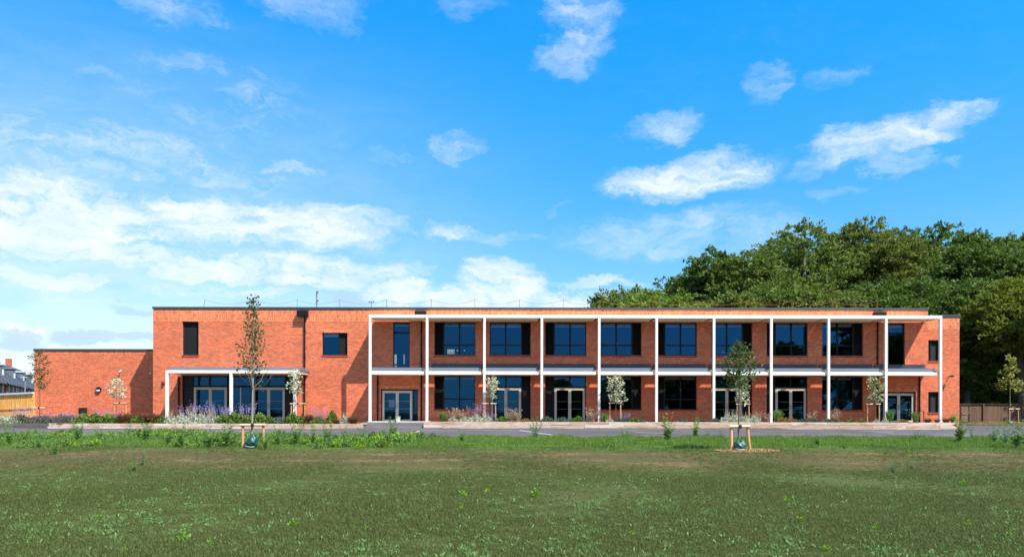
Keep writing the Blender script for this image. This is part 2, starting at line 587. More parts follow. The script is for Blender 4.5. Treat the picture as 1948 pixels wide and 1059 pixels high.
M['fence_brown'] = wood_mat('weathered_fence_timber', (.11, .062, .040), (.17, .10, .066), 2, .9, .3)
M['zinc'] = plain('zinc_capping', (.50, .53, .57), .5, .06)
M['slate'] = slate_mat()
M['dormer'] = plain('dormer_lead', (.10, .125, .14), .6)
M['upvc'] = plain('white_upvc', (.72, .74, .76), .5)
M['house_glass'] = plain('house_window_glass', (.05, .065, .08), .15, .1, 1.0, 0, .6)
M['bag'] = plain('green_plastic', (.008, .065, .052), .42, .35, 9.0, 0, .35, .6)
M['bag_white'] = plain('white_strap', (.6, .65, .66), .6)
M['orange'] = plain('orange_post', (.32, .07, .025), .6)
M['wire'] = plain('safety_wire', (.16, .08, .10), .6)
M['red'] = plain('red_plastic', (.45, .02, .06), .4)
M['mast'] = plain('galvanised_steel', (.22, .26, .30), .4, .1, 3.0, .4)
M['lens'] = plain('lamp_lens', (.60, .62, .68), .3)
M['pot'] = plain('pale_pot', (.45, .42, .38), .8)
M['mulch'] = plain('wood_chip', (.42, .27, .15), 1.0, .6, 30.0, 0, .1, 1.0)
M['bin'] = plain('black_plastic', (.012, .012, .013), .5)
M['ground'] = ground_mat()
# leaves
M['lf_dark'] = leaf_mat('foliage_dark', (.058, .098, .018), (.118, .178, .036))
M['lf_mid'] = leaf_mat('foliage_mid', (.085, .128, .024), (.165, .218, .048))
M['lf_olive'] = leaf_mat('foliage_olive', (.100, .132, .026), (.180, .208, .048))
M['lf_light'] = leaf_mat('foliage_light', (.115, .175, .026), (.215, .275, .050))
M['lf_yellow'] = leaf_mat('foliage_yellow', (.090, .130, .018), (.200, .220, .034))
M['lf_young'] = leaf_mat('young_foliage', (.085, .098, .030), (.150, .158, .060), .25, (.15, .12, .055), .6, 1.5)
M['lf_young_green'] = leaf_mat('young_green_foliage', (.055, .092, .024), (.115, .165, .052), .25, (.13, .16, .07), .6, 1.5)
M['lf_pear'] = leaf_mat('silver_pear_foliage', (.42, .43, .29), (.64, .63, .50), .2, (.20, .24, .10), .6, 2.5)
M['lf_pear_green'] = leaf_mat('pale_pear_foliage', (.24, .26, .14), (.42, .42, .26), .2, (.16, .2, .08), .6, 2.5)
M['lf_lime'] = leaf_mat('lime_foliage', (.19, .22, .045), (.34, .34, .09), .25)
M['lf_weed'] = leaf_mat('weed_foliage', (.095, .185, .038), (.19, .31, .085), .3)
M['lf_weed_blue'] = leaf_mat('grey_green_weed', (.11, .20, .085), (.19, .30, .14), .25)
M['lf_rosette'] = leaf_mat('field_weed', (.080, .160, .045), (.165, .275, .085), .25, (.24, .34, .14))
M['lf_bright'] = leaf_mat('bright_weed', (.12, .23, .015), (.23, .37, .035), .3)
M['lf_grass'] = leaf_mat('short_grass', (.062, .088, .019), (.130, .160, .045), .3, (.145, .135, .06))
M['lf_verge'] = leaf_mat('verge_grass', (.065, .145, .018), (.140, .250, .038), .3, (.22, .25, .08))
M['lf_silver'] = leaf_mat('silver_foliage', (.30, .36, .28), (.50, .55, .46), .15, (.60, .55, .45))
M['lf_lavender'] = leaf_mat('lavender_foliage', (.085, .098, .075), (.155, .155, .125), .15, (.12, .09, .13))
M['lf_shrub'] = leaf_mat('shrub_foliage', (.065, .120, .022), (.16, .24, .045), .25, (.16, .22, .05))
M['lf_bluegreen'] = leaf_mat('blue_green_foliage', (.060, .095, .065), (.13, .18, .13), .2)
M['lf_rust'] = leaf_mat('rust_sedge', (.13, .052, .028), (.22, .10, .05), .2, (.12, .10, .04))
M['lf_orange'] = leaf_mat('dry_orange_foliage', (.26, .12, .045), (.36, .22, .09), .2, (.13, .14, .04))
M['lf_straw'] = leaf_mat('straw_grass', (.32, .22, .14), (.50, .40, .29), .2, (.38, .20, .14))
M['fl_purple'] = leaf_mat('purple_flower', (.22, .18, .38), (.38, .32, .58), .2)
M['stem'] = plain('green_stem', (.09, .12, .04), .8)

# ------------------------------------------------------------------ ground, road, beds
RNG = np.random.default_rng(7)
random.seed(7)


def make_ground():
    xs = np.concatenate([[-900, -500, -250, -140, -90, -60], np.arange(-42, 42.1, .6), [60, 90, 140, 250, 500, 900]])
    ys = np.concatenate([[-900, -400, -200, -120, -80, -60], np.arange(-50, -14.0, .3), [-14.2, -13.5, -8, -2, 2, 4, 6, 9, 15, 30, 60, 120, 300, 900]])
    X, Y = np.meshgrid(xs, ys)
    Z = ground_z(X, Y)
    near = (Y > -50) & (Y < -15.5) & (np.abs(X) < 42)
    Z = Z + near * RNG.normal(0, .008, X.shape)
    V = np.stack([X, Y, Z], -1).reshape(-1, 3)
    nx = len(xs)
    fs = [(j * nx + i, j * nx + i + 1, (j + 1) * nx + i + 1, (j + 1) * nx + i) for j in range(len(ys) - 1) for i in range(nx - 1)]
    b = MB()
    b.v = [tuple(v) for v in V]
    b.f = fs
    structure(b.build('ground', M['ground'], smooth=True))


make_ground()


def road_z(y, x=0):
    return -.62 + .235 * np.clip((y + 14.6) / 10.0, 0, 1) - .03 * smoothstep(12, 32, np.asarray(x, float)) - .07 * smoothstep(-10, -13, np.asarray(x, float))


XE0, XE1 = U(690, -4.6), U(806, -4.6)      # entrance path between the beds
XR = U(1822, -4.6)                          # right end of the right bed


def sheet(name, m, xs, ys, zf):
    b = MB()
    nx = len(xs)
    b.v = [(x, y, float(zf(y, x))) for y in ys for x in xs]
    b.f = [(j * nx + i, j * nx + i + 1, (j + 1) * nx + i + 1, (j + 1) * nx + i) for j in range(len(ys) - 1) for i in range(nx - 1)]
    return structure(b.build(name, m))


sheet('road', M['asphalt'], [-90, -60, -40, -25, -13, -11.5, -10, -6, 0, 12, 18, 25, 32, 45, 70], [-14.9, -14.6, -11, -8, -4.6], road_z)
sheet('entrance_path', M['asphalt'], [XE0 - .3, XE0 + 1, XE1 - 1, XE1 + .15], [-4.6, -3.4, -2.1],
      lambda y, x: (-.385 if x > -9 else -.40) + (.37 if x > -9 else .385) * (y + 4.6) / 2.5)
sheet('side_road', M['asphalt'], [XR + .1, XR + 3, 70], [-4.6, -1, 2.2, 6], lambda y, x: road_z(-4.6, x) + .006 + .05 * max(0, y + 4.6) / 8)


def road_mark(name, m, pts, w):
    """painted line laid on the road through (X, Y) points"""
    b = MB()
    for (a, c) in zip(pts[:-1], pts[1:]):
        d = Vector((c[0] - a[0], c[1] - a[1], 0)).normalized()
        n = Vector((-d.y, d.x, 0)) * w / 2
        q = []
        for p, s in ((a, -1), (c, -1), (c, 1), (a, 1)):
            x, y = p[0] + n.x * s, p[1] + n.y * s
            q.append((x, y, float(road_z(y, x)) + .006))
        b.quad(*q)
    return structure(b.build(name, m))


def road_at(px, py):
    yy = py - (px - CX) * ROLL
    for i in range(900):
        D = 42 + i * .012
        if EYE - (yy - HY) * D / F <= float(road_z(CAMY + D, U(px, CAMY + D))):
            return U(px, CAMY + D), CAMY + D
    return U(px, -5), -5.0


road_mark('road_marking', M['line_white'], [road_at(988, 818.0), road_at(1075, 831)], .11)
road_mark('road_marking', M['line_yellow'], [road_at(779, 826), road_at(797, 819.6)], .14)
road_mark('road_marking', M['line_yellow'], [road_at(1204, 821), road_at(1260, 824)], .09)
road_mark('road_marking', M['line_yellow'], [road_at(1486, 826), road_at(1530, 826)], .10)
road_mark('road_marking', M['line_white'], [road_at(1570, 826), road_at(1640, 827)], .10)
road_mark('road_marking', M['line_white'], [road_at(1660, 820.5), road_at(1700, 823)], .09)
road_mark('road_marking', M['line_white'], [road_at(1740, 829), road_at(1850, 829)], .09)
road_mark('road_marking', M['line_white'], [(-30, -8.0), (-12, -8.0)], .08)
road_mark('road_marking', M['line_white'], [(-8.5, -7.8), (26, -7.8)], .05)
road_mark('road_marking', M['line_white'], [road_at(1690, 825.5), road_at(1900, 827)], .06)

# planted beds (soil) held by sleepers
LB_TOP, RB_TOP = -.13, .03


def bed(name, x0, x1, ztop, yf, yb):
    b = MB()
    xs = np.linspace(x0, x1, 90)
    ys = np.linspace(yf, yb, 10)
    nx = len(xs)
    for y in ys:
        for x in xs:
            b.v.append((x, y, ztop - .04 + .035 * math.sin(x * 2.3) * math.sin(y * 3.1 + x) + (.10 if y > -2.4 and ztop < 0 else 0) + random.uniform(-.012, .012)))
    b.f = [(j * nx + i, j * nx + i + 1, (j + 1) * nx + i + 1, (j + 1) * nx + i) for j in range(len(ys) - 1) for i in range(nx - 1)]
    return structure(b.build(name, M['soil'], smooth=True))


bed('planting_bed', -39.5, XE0 + .08, LB_TOP, -4.45, 2.6)
bed('planting_bed', XE1, XR, RB_TOP, -4.45, 0.1)
b = MB().box(XE0 - .1, XE1 + .1, -2.3, .2, -.30, .004)
structure(b.build('door_apron', M['concrete']))


def sleeper_wall(label, x0, x1, ztop, group, right_return=None, left_return=None):
    t = thing('sleeper_edging', label, 'retaining wall', ((x0 + x1) / 2, -4.6, ztop - .4), group)
    k = 0
    for row in range(3):
        x = x0 - (0.0 if row % 2 == 0 else 0.0)
        first = True
        while x < x1 - .05:
            L = random.choice([2.2, 2.4, 2.6]) if not (first and row % 2) else 1.2
            first = False
            e = min(x + L, x1)
            if x1 - e < .6:
                e = x1
            h = .195
            z1 = ztop - row * .2
            dy = random.uniform(-.012, .012)
            s = MB().box(x + .004, e - .004, -4.70 + dy, -4.46 + dy, z1 - h, z1 + random.uniform(-.006, .006))
            s.build('sleeper', M['sleeper'], t, bevel=.012)
            x = e
            k += 1
    for xr, sgn in ((right_return, -1), (left_return, 1)):
        if xr is None:
            continue
        for row in range(2):
            z1 = ztop - row * .2
            xa, xb = sorted((xr, xr + sgn * .22))
            MB().box(xa, xb, -4.44, -2.35 - row * .2, z1 - .195, z1 + .02 - row * .02).build('sleeper', M['sleeper'], t, bevel=.012)
    return t


sleeper_wall('pale timber sleeper edging of the bed left of the entrance path', U(92, -4.6), XE0, LB_TOP, 'sleeper edgings of the planting beds', right_return=XE0)
sleeper_wall('pale timber sleeper edging running right from the entrance path to the corner', XE1, XR, RB_TOP, 'sleeper edgings of the planting beds', left_return=XE1)
t = thing('sleeper_edging', 'dark grey weathered sleeper edging at the far left beside the road', 'retaining wall', (-31.5, -4.5, -.5), 'sleeper edgings of the planting beds')
M['sleeper_dark'] = wood_mat('dark_sleeper_timber', (.10, .085, .08), (.17, .14, .13), 0)
for r in range(2):
    for i in range(3):
        MB().box(-37.4 + i * 2.3, -35.12 + i * 2.3, -4.7, -4.46, LB_TOP - .2 - r * .2 + .005, LB_TOP - r * .2).build('sleeper', M['sleeper_dark'], t, bevel=.012)

# ------------------------------------------------------------------ the building
ZT = 8.17                                     # top of coping
bld = thing('school_building', 'long two-storey red brick building with white post and beam canopies', 'building', (0, 0, 0))
XL, XS, XRR = U(291), U(1765), U(1825)
UH, US, LH, LS = 7.12, 4.75, 3.25, .87       # window heads and sills
WALLT = .32


def walls(name, x0, x1, z0, z1, Y, holes, m, parent, thick=WALLT):
    """brick wall sheet with real openings and reveals"""
    b = MB()
    xs = sorted({x0, x1} | {h[0] for h in holes} | {h[1] for h in holes})
    zs = sorted({z0, z1} | {h[2] for h in holes} | {h[3] for h in holes})

    def hole(i, j):
        if not (0 <= i < len(xs) - 1 and 0 <= j < len(zs) - 1):
            return None
        cx, cz = (xs[i] + xs[i + 1]) / 2, (zs[j] + zs[j + 1]) / 2
        return any(h[0] < cx < h[1] and h[2] < cz < h[3] for h in holes)
    yb = Y + thick
    for i in range(len(xs) - 1):
        for j in range(len(zs) - 1):
            a, c, d, e = xs[i], xs[i + 1], zs[j], zs[j + 1]
            if not hole(i, j):
                b.quad((a, Y, d), (c, Y, d), (c, Y, e), (a, Y, e))
                b.quad((a, yb, d), (a, yb, e), (c, yb, e), (c, yb, d))
                for (ii, jj, q) in ((i - 1, j, [(a, Y, d), (a, Y, e), (a, yb, e), (a, yb, d)]), (i + 1, j, [(c, Y, d), (c, yb, d), (c, yb, e), (c, Y, e)]),
                                    (i, j - 1, [(a, Y, d), (a, yb, d), (c, yb, d), (c, Y, d)]), (i, j + 1, [(a, Y, e), (c, Y, e), (c, yb, e), (a, yb, e)])):
                    hh = hole(ii, jj)
                    if hh or hh is None:
                        b.quad(*q)
    return b.build(name, m, parent)


WINX = [U(826) + i * 105.4 / 26.49 for i in range(8)]
WW = 78.0 / 26.49
KIND = ['w', 'd', 'd', 'w', 'w', 'd', 'd', 'w']
SIDE = ['l', 'r', 'l', 'r', 'l', 'r', 'l', 'r']
holes = []
for i, x in enumerate(WINX):
    holes.append((x, x + WW, US, UH))
    holes.append((x, x + WW, LS if KIND[i] == 'w' else 0.0, LH))
T1 = (U(747.5), U(779), 3.85, UH)            # tall stair windows
T2 = (U(1690), U(1721.5), 3.85, UH)
E1 = (U(724.5), U(795), 0.0, 2.30)           # entrances
E2 = (U(1671), U(1742.5), 0.0, 2.18)
A1 = (U(346.5), U(377.5), Zp(675.6, 360), Zp(611, 360))
A2 = (U(612.5), U(660.8), Zp(675.6, 640), Zp(632.6, 640))
H0 = (U(346.3), U(557.5), 0.0, Zp(714.5, 450))
R1 = (U(1766), U(1787), Zp(686, 1775), Zp(646.6, 1775))
R2 = (U(1766), U(1787), Zp(784, 1775), Zp(745, 1775))
holes += [T1, T2, E1, E2, A1, A2, H0]
BAND = .90
walls('wall', XL, XS, -.5, ZT - .15, 0.0, holes, M['brick'], bld)
ZT2 = 7.69
walls('wall', XS, XRR, -.5, ZT2 - .15, 0.0, [R1, R2], M['brick'], bld)
b = MB()
for (x, y0, y1, zt) in ((XL, WALLT, 16, ZT - .15), (XRR, WALLT, 16, ZT2 - .15)):
    s = .3 if x == XL else -.3
    xa, xb = sorted((x, x + s))
    b.box(xa, xb, y0, y1, -.5, zt)
b.box(XS - .3, XS, WALLT, 16, ZT2 - .2, ZT - .15)
b.box(XL + .3, XRR - .3, 15.7, 16, -.5, ZT2 - .15)
b.build('side_wall', M['brick'], bld)
# soldier courses standing 4 mm proud
b = MB()
b.box(XL, XS, -.004, .0, ZT - .15 - BAND, ZT - .152)
b.build('soldier_course', M['soldier'], bld)
MB().box(XS + .003, XRR, -.004, .0, ZT2 - .15 - BAND, ZT2 - .152).build('soldier_course', M['soldier'], bld)
for (x0, x1, z, h) in ((E1[0] - .05, E1[1] + .05, E1[3], .215), (E2[0], E2[1], E2[3], .215), (A2[0] - .05, A2[1] + .05, A2[3], .215)):
    MB().box(x0, x1, -.005, 0, z + .002, z + h).build('lintel_course', M['soldier'], bld)
for h in [(x, x + WW, US, UH) for x in WINX] + [A1, A2, R1, R2] + [(x, x + WW, LS, LH) for x, k in zip(WINX, KIND) if k == 'w']:
    MB().box(h[0] - .03, h[1] + .03, -.035, .12, h[2] - .11, h[2] + .004).build('brick_sill', M['sill_brick'], bld)
# coping
b = MB()
b.box(XL - .05, XS + .05, -.06, WALLT + .02, ZT - .15, ZT)
b.box(XL - .05, XL + .32, WALLT + .02, 16, ZT - .15, ZT)
b.build('coping', M['coping'], bld, bevel=.008)
MB().box(XS + .052, XRR + .06, -.06, WALLT + .02, ZT2 - .15, ZT2).build('coping', M['coping'], bld, bevel=.008)
MB().box(XL + .3, XS - .3, WALLT, 15.7, ZT - .5, ZT - .32).build('flat_roof', M['membrane'], bld)
MB().box(XS, XRR - .3, WALLT, 15.7, ZT2 - .5, ZT2 - .32).build('flat_roof', M['membrane'], bld)
# inside: floors, ceilings, partitions
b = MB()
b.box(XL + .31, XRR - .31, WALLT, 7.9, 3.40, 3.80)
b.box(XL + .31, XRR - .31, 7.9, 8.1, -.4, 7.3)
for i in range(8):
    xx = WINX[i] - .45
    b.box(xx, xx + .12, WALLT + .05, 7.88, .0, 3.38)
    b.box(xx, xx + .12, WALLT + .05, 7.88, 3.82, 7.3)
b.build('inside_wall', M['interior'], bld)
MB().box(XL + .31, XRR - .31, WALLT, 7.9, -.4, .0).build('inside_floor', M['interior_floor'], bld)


def pane_box(b, x0, x1, y, z0, z1):
    b.quad((x0, y, z0), (x1, y, z0), (x1, y, z1), (x0, y, z1))


def frame_ring(b, x0, x1, z0, z1, y0, y1, w):
    b.box(x0, x0 + w, y0, y1, z0, z1)
    b.box(x1 - w, x1, y0, y1, z0, z1)
    b.box(x0 + w, x1 - w, y0, y1, z1 - w, z1)
    b.box(x0 + w, x1 - w, y0, y1, z0, z0 + w)


def louvre_panel(x0, x1, z0, z1, y, parent, slats=True, m='louvre'):
    b = MB()
    b.box(x0, x1, y + .05, y + .09, z0, z1)
    if slats:
        z = z0 + .05
        while z < z1 - .06:
            b.add([(x0 + .03, y, z), (x1 - .03, y, z), (x1 - .03, y + .05, z + .055), (x0 + .03, y + .05, z + .055)], [(0, 1, 2, 3)])
            z += .075
    frame_ring(b, x0, x1, z0, z1, y - .01, y + .05, .035)
    return b.build('louvre_panel', M[m], parent)


WY = .17                                     # set-back of the glazing


def class_window(x0, x1, z0, z1, side, upper, idx):
    f = MB()
    pw = .66
    gx0, gx1 = (x0 + pw, x1) if side == 'l' else (x0, x1 - pw)
    frame_ring(f, x0 + .004, x1 - .004, z0 + .004, z1 - .004, WY - .02, WY + .08, .055)
    mid = (gx0 + gx1) / 2
    zt = z0 + (z1 - z0) * .31
    f.box(mid - .05, mid + .05, WY - .018, WY + .08, z0 + .06, z1 - .06)
    f.box(gx0 + .055, gx1 - .055, WY - .015, WY + .08, zt - .04, zt + .04)
    sep = gx0 if side == 'l' else gx1
    f.box(sep - .04, sep + .04, WY - .012, WY + .08, z0 + .06, z1 - .06)
    w = f.build('window', M['dark_metal'], bld)
    if side == 'l':
        louvre_panel(x0 + .06, gx0 - .042, z0 + .06, z1 - .06, WY, w, True, 'louvre_shaded')
    else:
        louvre_panel(gx1 + .042, x1 - .06, z0 + .06, z1 - .06, WY, w, True, 'louvre_shaded')
    g = MB()
    pane_box(g, gx0 + .03, gx1 - .03, WY + .03, z0 + .05, z1 - .05)
    g.build('pane', M['glass'], w)
    drop = [.22, .30, .26, .24, .24, .22, .18, .22][idx] if upper else .16
    for a, c in ((gx0 + .06, mid - .06), (mid + .06, gx1 - .06)):
        MB().box(a, c, WY + .12, WY + .135, z1 - .06 - drop, z1 - .05).build('blind', M['blind'], w)
    return w


def glazed_door(name, x0, x1, z0, z1, y, parent, n=2, handles=True):
    """pale aluminium double door: leaves with frames, panes, handles"""
    fr = MB()
    fr.box(x0, x0 + .05, y, y + .09, z0, z1)
    fr.box(x1 - .05, x1, y, y + .09, z0, z1)
    fr.box(x0 + .05, x1 - .05, y, y + .09, z1 - .06, z1)
    d = fr.build(name, M['door_frame'], parent)
    w = (x1 - x0 - .1) / n
    for k in range(n):
        a, c = x0 + .05 + k * w + .006, x0 + .05 + (k + 1) * w - .006
        lf = MB()
        frame_ring(lf, a, c, z0 + .02, z1 - .066, y - .012, y + .05, .10)
        lf.build('door_leaf', M['door_frame'], d)
        g = MB()
        pane_box(g, a + .09, c - .09, y + .02, z0 + .11, z1 - .16)
        g.build('pane', M['glass'], d)
        if handles:
            hx = c - .05 if k == 0 else a + .05
            h = MB().tube([(hx, y - .012, .92), (hx, y - .06, .94), (hx, y - .06, 1.24), (hx, y - .012, 1.26)], .014, 6)
            h.build('handle', M['mast'], d)
        # manifestation dots on the glass
        m = MB()
        for zz in (.88, 1.42):
            q = a + .16
            while q < c - .14:
                m.box(q, q + .03, y + .008, y + .011, zz, zz + .03)
                q += .15
        m.build('glass_dots', M['paper'], d)
    return d


def class_door(x0, x1, z1, side):
    f = MB()
    pw = .64
    gx0, gx1 = (x0 + pw, x1 - .03) if side == 'l' else (x0 + .03, x1 - pw)
    zt = 2.42
    f.box(x0 + .004, x0 + .06, WY - .02, WY + .08, .0, z1 - .004)
    f.box(x1 - .06, x1 - .004, WY - .02, WY + .08, .0, z1 - .004)
    f.box(x0 + .06, x1 - .06, WY - .02, WY + .08, z1 - .07, z1 - .004)
    f.box(x0 + .06, x1 - .06, WY - .018, WY + .08, zt, zt + .09)
    sep = gx0 if side == 'l' else gx1
    f.box(sep - .045, sep + .045, WY - .014, WY + .08, .0, z1 - .07)
    mid = (gx0 + gx1) / 2
    f.box(mid - .05, mid + .05, WY - .016, WY + .08, zt + .09, z1 - .07)
    w = f.build('door_set', M['dark_metal'], bld)
    if side == 'l':
        louvre_panel(x0 + .064, gx0 - .047, .05, zt - .003, WY, w, False, 'louvre_shaded')
        louvre_panel(x0 + .064, gx0 - .047, zt + .093, z1 - .074, WY, w, False, 'louvre_shaded')
        dx0, dx1 = gx0 + .047, x1 - .063
    else:
        louvre_panel(gx1 + .047, x1 - .064, .05, zt - .003, WY, w, False, 'louvre_shaded')
        louvre_panel(gx1 + .047, x1 - .064, zt + .093, z1 - .074, WY, w, False, 'louvre_shaded')
        dx0, dx1 = x0 + .063, gx1 - .047
    g = MB()
    pane_box(g, dx0, mid - .052, WY + .03, zt + .092, z1 - .072)
    pane_box(g, mid + .052, dx1, WY + .03, zt + .092, z1 - .072)
    g.build('transom_pane', M['glass'], w)
    glazed_door('door', dx0, dx1, .0, zt - .003, WY - .01, bld)


for i, x in enumerate(WINX):
    w = class_window(x, x + WW, US, UH, SIDE[i], True, i)
    if i == 0:
        n = MB().box(U(850.5), U(864), WY + .015, WY + .022, US + .09, US + .42).build('notice', M['paper'], w)
        d = MB()
        for k in range(4):
            cx = U(852.6 + k * 3.0)
            d.box(cx, cx + .05, WY + .010, WY + .014, US + .14, US + .20 + .05 * (k % 2))
            d.box(cx + .01, cx + .04, WY + .010, WY + .014, US + .28, US + .31)
        d.build('notice_print', M['ink'], w)
        MB().box(U(868.5), U(870.5), WY + .015, WY + .022, US + .30, US + .38).build('notice', M['paper'], w)
        MB().box(U(882), U(884), WY + .015, WY + .022, US + .30, US + .38).build('notice', M['paper'], w)
    if KIND[i] == 'w':
        class_window(x, x + WW, LS, LH, SIDE[i], False, i)
    else:
        class_door(x, x + WW, LH, SIDE[i])


def stair_window(h, lit):
    f = MB()
    frame_ring(f, h[0] + .004, h[1] - .004, h[2], h[3] - .004, WY - .02, WY + .08, .06)
    zt = Zp(632, 760)
    f.box(h[0] + .06, h[1] - .06, WY - .015, WY + .08, zt - .05, zt + .05)
    w = f.build('window', M['dark_metal'], bld)
    g = MB()
    pane_box(g, h[0] + .04, h[1] - .04, WY + .03, h[2] + .03, h[3] - .04)
    g.build('pane', M['glass'], w)
    MB().box(h[0] + .07, h[1] - .07, WY + .12, WY + .13, h[3] - .30, h[3] - .05).build('blind', M['blind'], w)
    if lit:
        s = MB()
        s.box(h[0] + .07, h[0] + .24, WY + .010, WY + .014, h[2] + .26, h[2] + .95)
        s.box(h[0] + .07, h[0] + .24, WY + .010, WY + .014, h[2] + .06, h[2] + .16)
        s.box(h[0] + .74, h[0] + .80, WY + .010, WY + .014, h[2] + .26, h[2] + .95)
        s.build('daylight_patch', M['paper'], w)  # pale strips standing in for daylight seen through the building


stair_window(T1, True)
stair_window(T2, False)


def small_window(h, glass_to, flip=False):
    f = MB()
    frame_ring(f, h[0] + .004, h[1] - .004, h[2] + .004, h[3] - .004, WY - .02, WY + .08, .05)
    w = f.build('window', M['dark_metal'], bld)
    if glass_to is None:
        louvre_panel(h[0] + .054, h[1] - .054, h[2] + .054, h[3] - .054, WY, w)
        return
    f2 = MB().box(glass_to - .04, glass_to + .04, WY - .015, WY + .08, h[2] + .054, h[3] - .054)
    f2.build('mullion', M['dark_metal'], w)
    a, c = ((h[0] + .04, glass_to), (glass_to + .042, h[1] - .054))
    g = MB()
    pane_box(g, a[0], a[1], WY + .03, h[2] + .05, h[3] - .05)
    g.build('pane', M['glass'], w)
    louvre_panel(c[0], c[1], h[2] + .054, h[3] - .054, WY, w)
    MB().box(a[0] + .02, a[1] - .06, WY + .12, WY + .13, h[3] - .28, h[3] - .05).build('blind', M['blind'], w)


small_window(A1, None)
small_window(A2, U(644))
small_window(R1, U(1771.5))
small_window(R2, U(1771.5))

# entrances
for (h, flip) in ((E1, False), (E2, True)):
    f = MB()
    f.box(h[0] + .004, h[0] + .07, WY - .02, WY + .08, 0, h[3] - .004)
    f.box(h[1] - .07, h[1] - .004, WY - .02, WY + .08, 0, h[3] - .004)
    f.box(h[0] + .07, h[1] - .07, WY - .02, WY + .08, h[3] - .10, h[3] - .004)
    sw = .36
    a, c = (h[0] + .072, h[1] - .07 - sw) if not flip else (h[0] + .07 + sw, h[1] - .072)
    sx = (c + .005, c + .09) if not flip else (a - .09, a - .005)
    f.box(sx[0], sx[1], WY - .018, WY + .08, 0, h[3] - .10)
    w = f.build('door_set', M['dark_metal'], bld)
    g = MB()
    if not flip:
        pane_box(g, sx[1], h[1] - .06, WY + .03, .02, h[3] - .09)
    else:
        pane_box(g, h[0] + .06, sx[0], WY + .03, .02, h[3] - .09)
    g.build('sidelight', M['glass'], w)
    d = glazed_door('entrance_door', a, c, .0, h[3] - .103, WY - .01, bld)
    if not flip:
        p = MB().box(a + .42, a + .86, WY + .30, WY + .31, 1.0, 1.55).build('notice', M['paper'], d)

# hall glazing under the left canopy
f = MB()
hz = H0[3]
zt = Zp(734.5, 450)
xs = [U(346.3) + .004, U(365), U(430), U(436), U(476), U(478), U(541), U(557.5) - .004]
f.box(xs[0], xs[0] + .06, WY - .02, WY + .10, 0, hz - .004)
f.box(xs[7] - .06, xs[7], WY - .02, WY + .10, 0, hz - .004)
f.box(xs[0] + .06, xs[7] - .06, WY - .02, WY + .10, hz - .08, hz - .004)
f.box(xs[0] + .06, xs[7] - .06, WY - .018, WY + .10, zt - .06, zt + .06)
for a, c in ((U(365), U(367)), (U(430), U(433.5)), (U(476), U(479)), (U(540.5), U(543))):
    f.box(a, c, WY - .016, WY + .10, 0, hz - .08)
for a in (U(397.5), U(509.5)):
    f.box(a - .06, a + .06, WY - .014, WY + .10, zt + .06, hz - .08)
hall = f.build('glazed_screen', M['dark_metal'], bld)
MB().box(xs[0] + .064, U(365) - .004, WY + .02, WY + .06, .02, zt - .064).build('solid_panel', M['louvre'], hall)
MB().box(U(543) + .004, xs[7] - .064, WY + .02, WY + .06, .02, zt - .064).build('solid_panel', M['louvre'], hall)
MB().box(xs[0] + .064, U(365) - .004, WY + .02, WY + .06, zt + .064, hz - .084).build('solid_panel', M['louvre'], hall)
MB().box(U(543) + .004, xs[7] - .064, WY + .02, WY + .06, zt + .064, hz - .084).build('solid_panel', M['louvre'], hall)
g = MB()
for a, c in ((U(367), U(397.5) - .06), (U(397.5) + .06, U(430)), (U(433.5), U(476)), (U(479), U(509.5) - .06), (U(509.5) + .06, U(540.5))):
    pane_box(g, a, c, WY + .03, zt + .05, hz - .07)
g.build('transom_pane', M['glass'], hall)
g = MB()
pane_box(g, U(433.5), U(476), WY + .03, .05, zt - .05)
g.build('pane', M['glass'], hall)
MB().box(U(455), U(457), WY + .005, WY + .06, .05, zt - .06).build('mullion', M['door_frame'], hall)
MB().box(U(470.5), U(474.5), WY + .015, WY + .022, .80, .98).build('notice', M['paper'], hall)
glazed_door('door', U(367), U(430) - .004, 0, zt - .063, WY - .01, bld)
glazed_door('door', U(479), U(540.5) - .004, 0, zt - .063, WY - .01, bld)

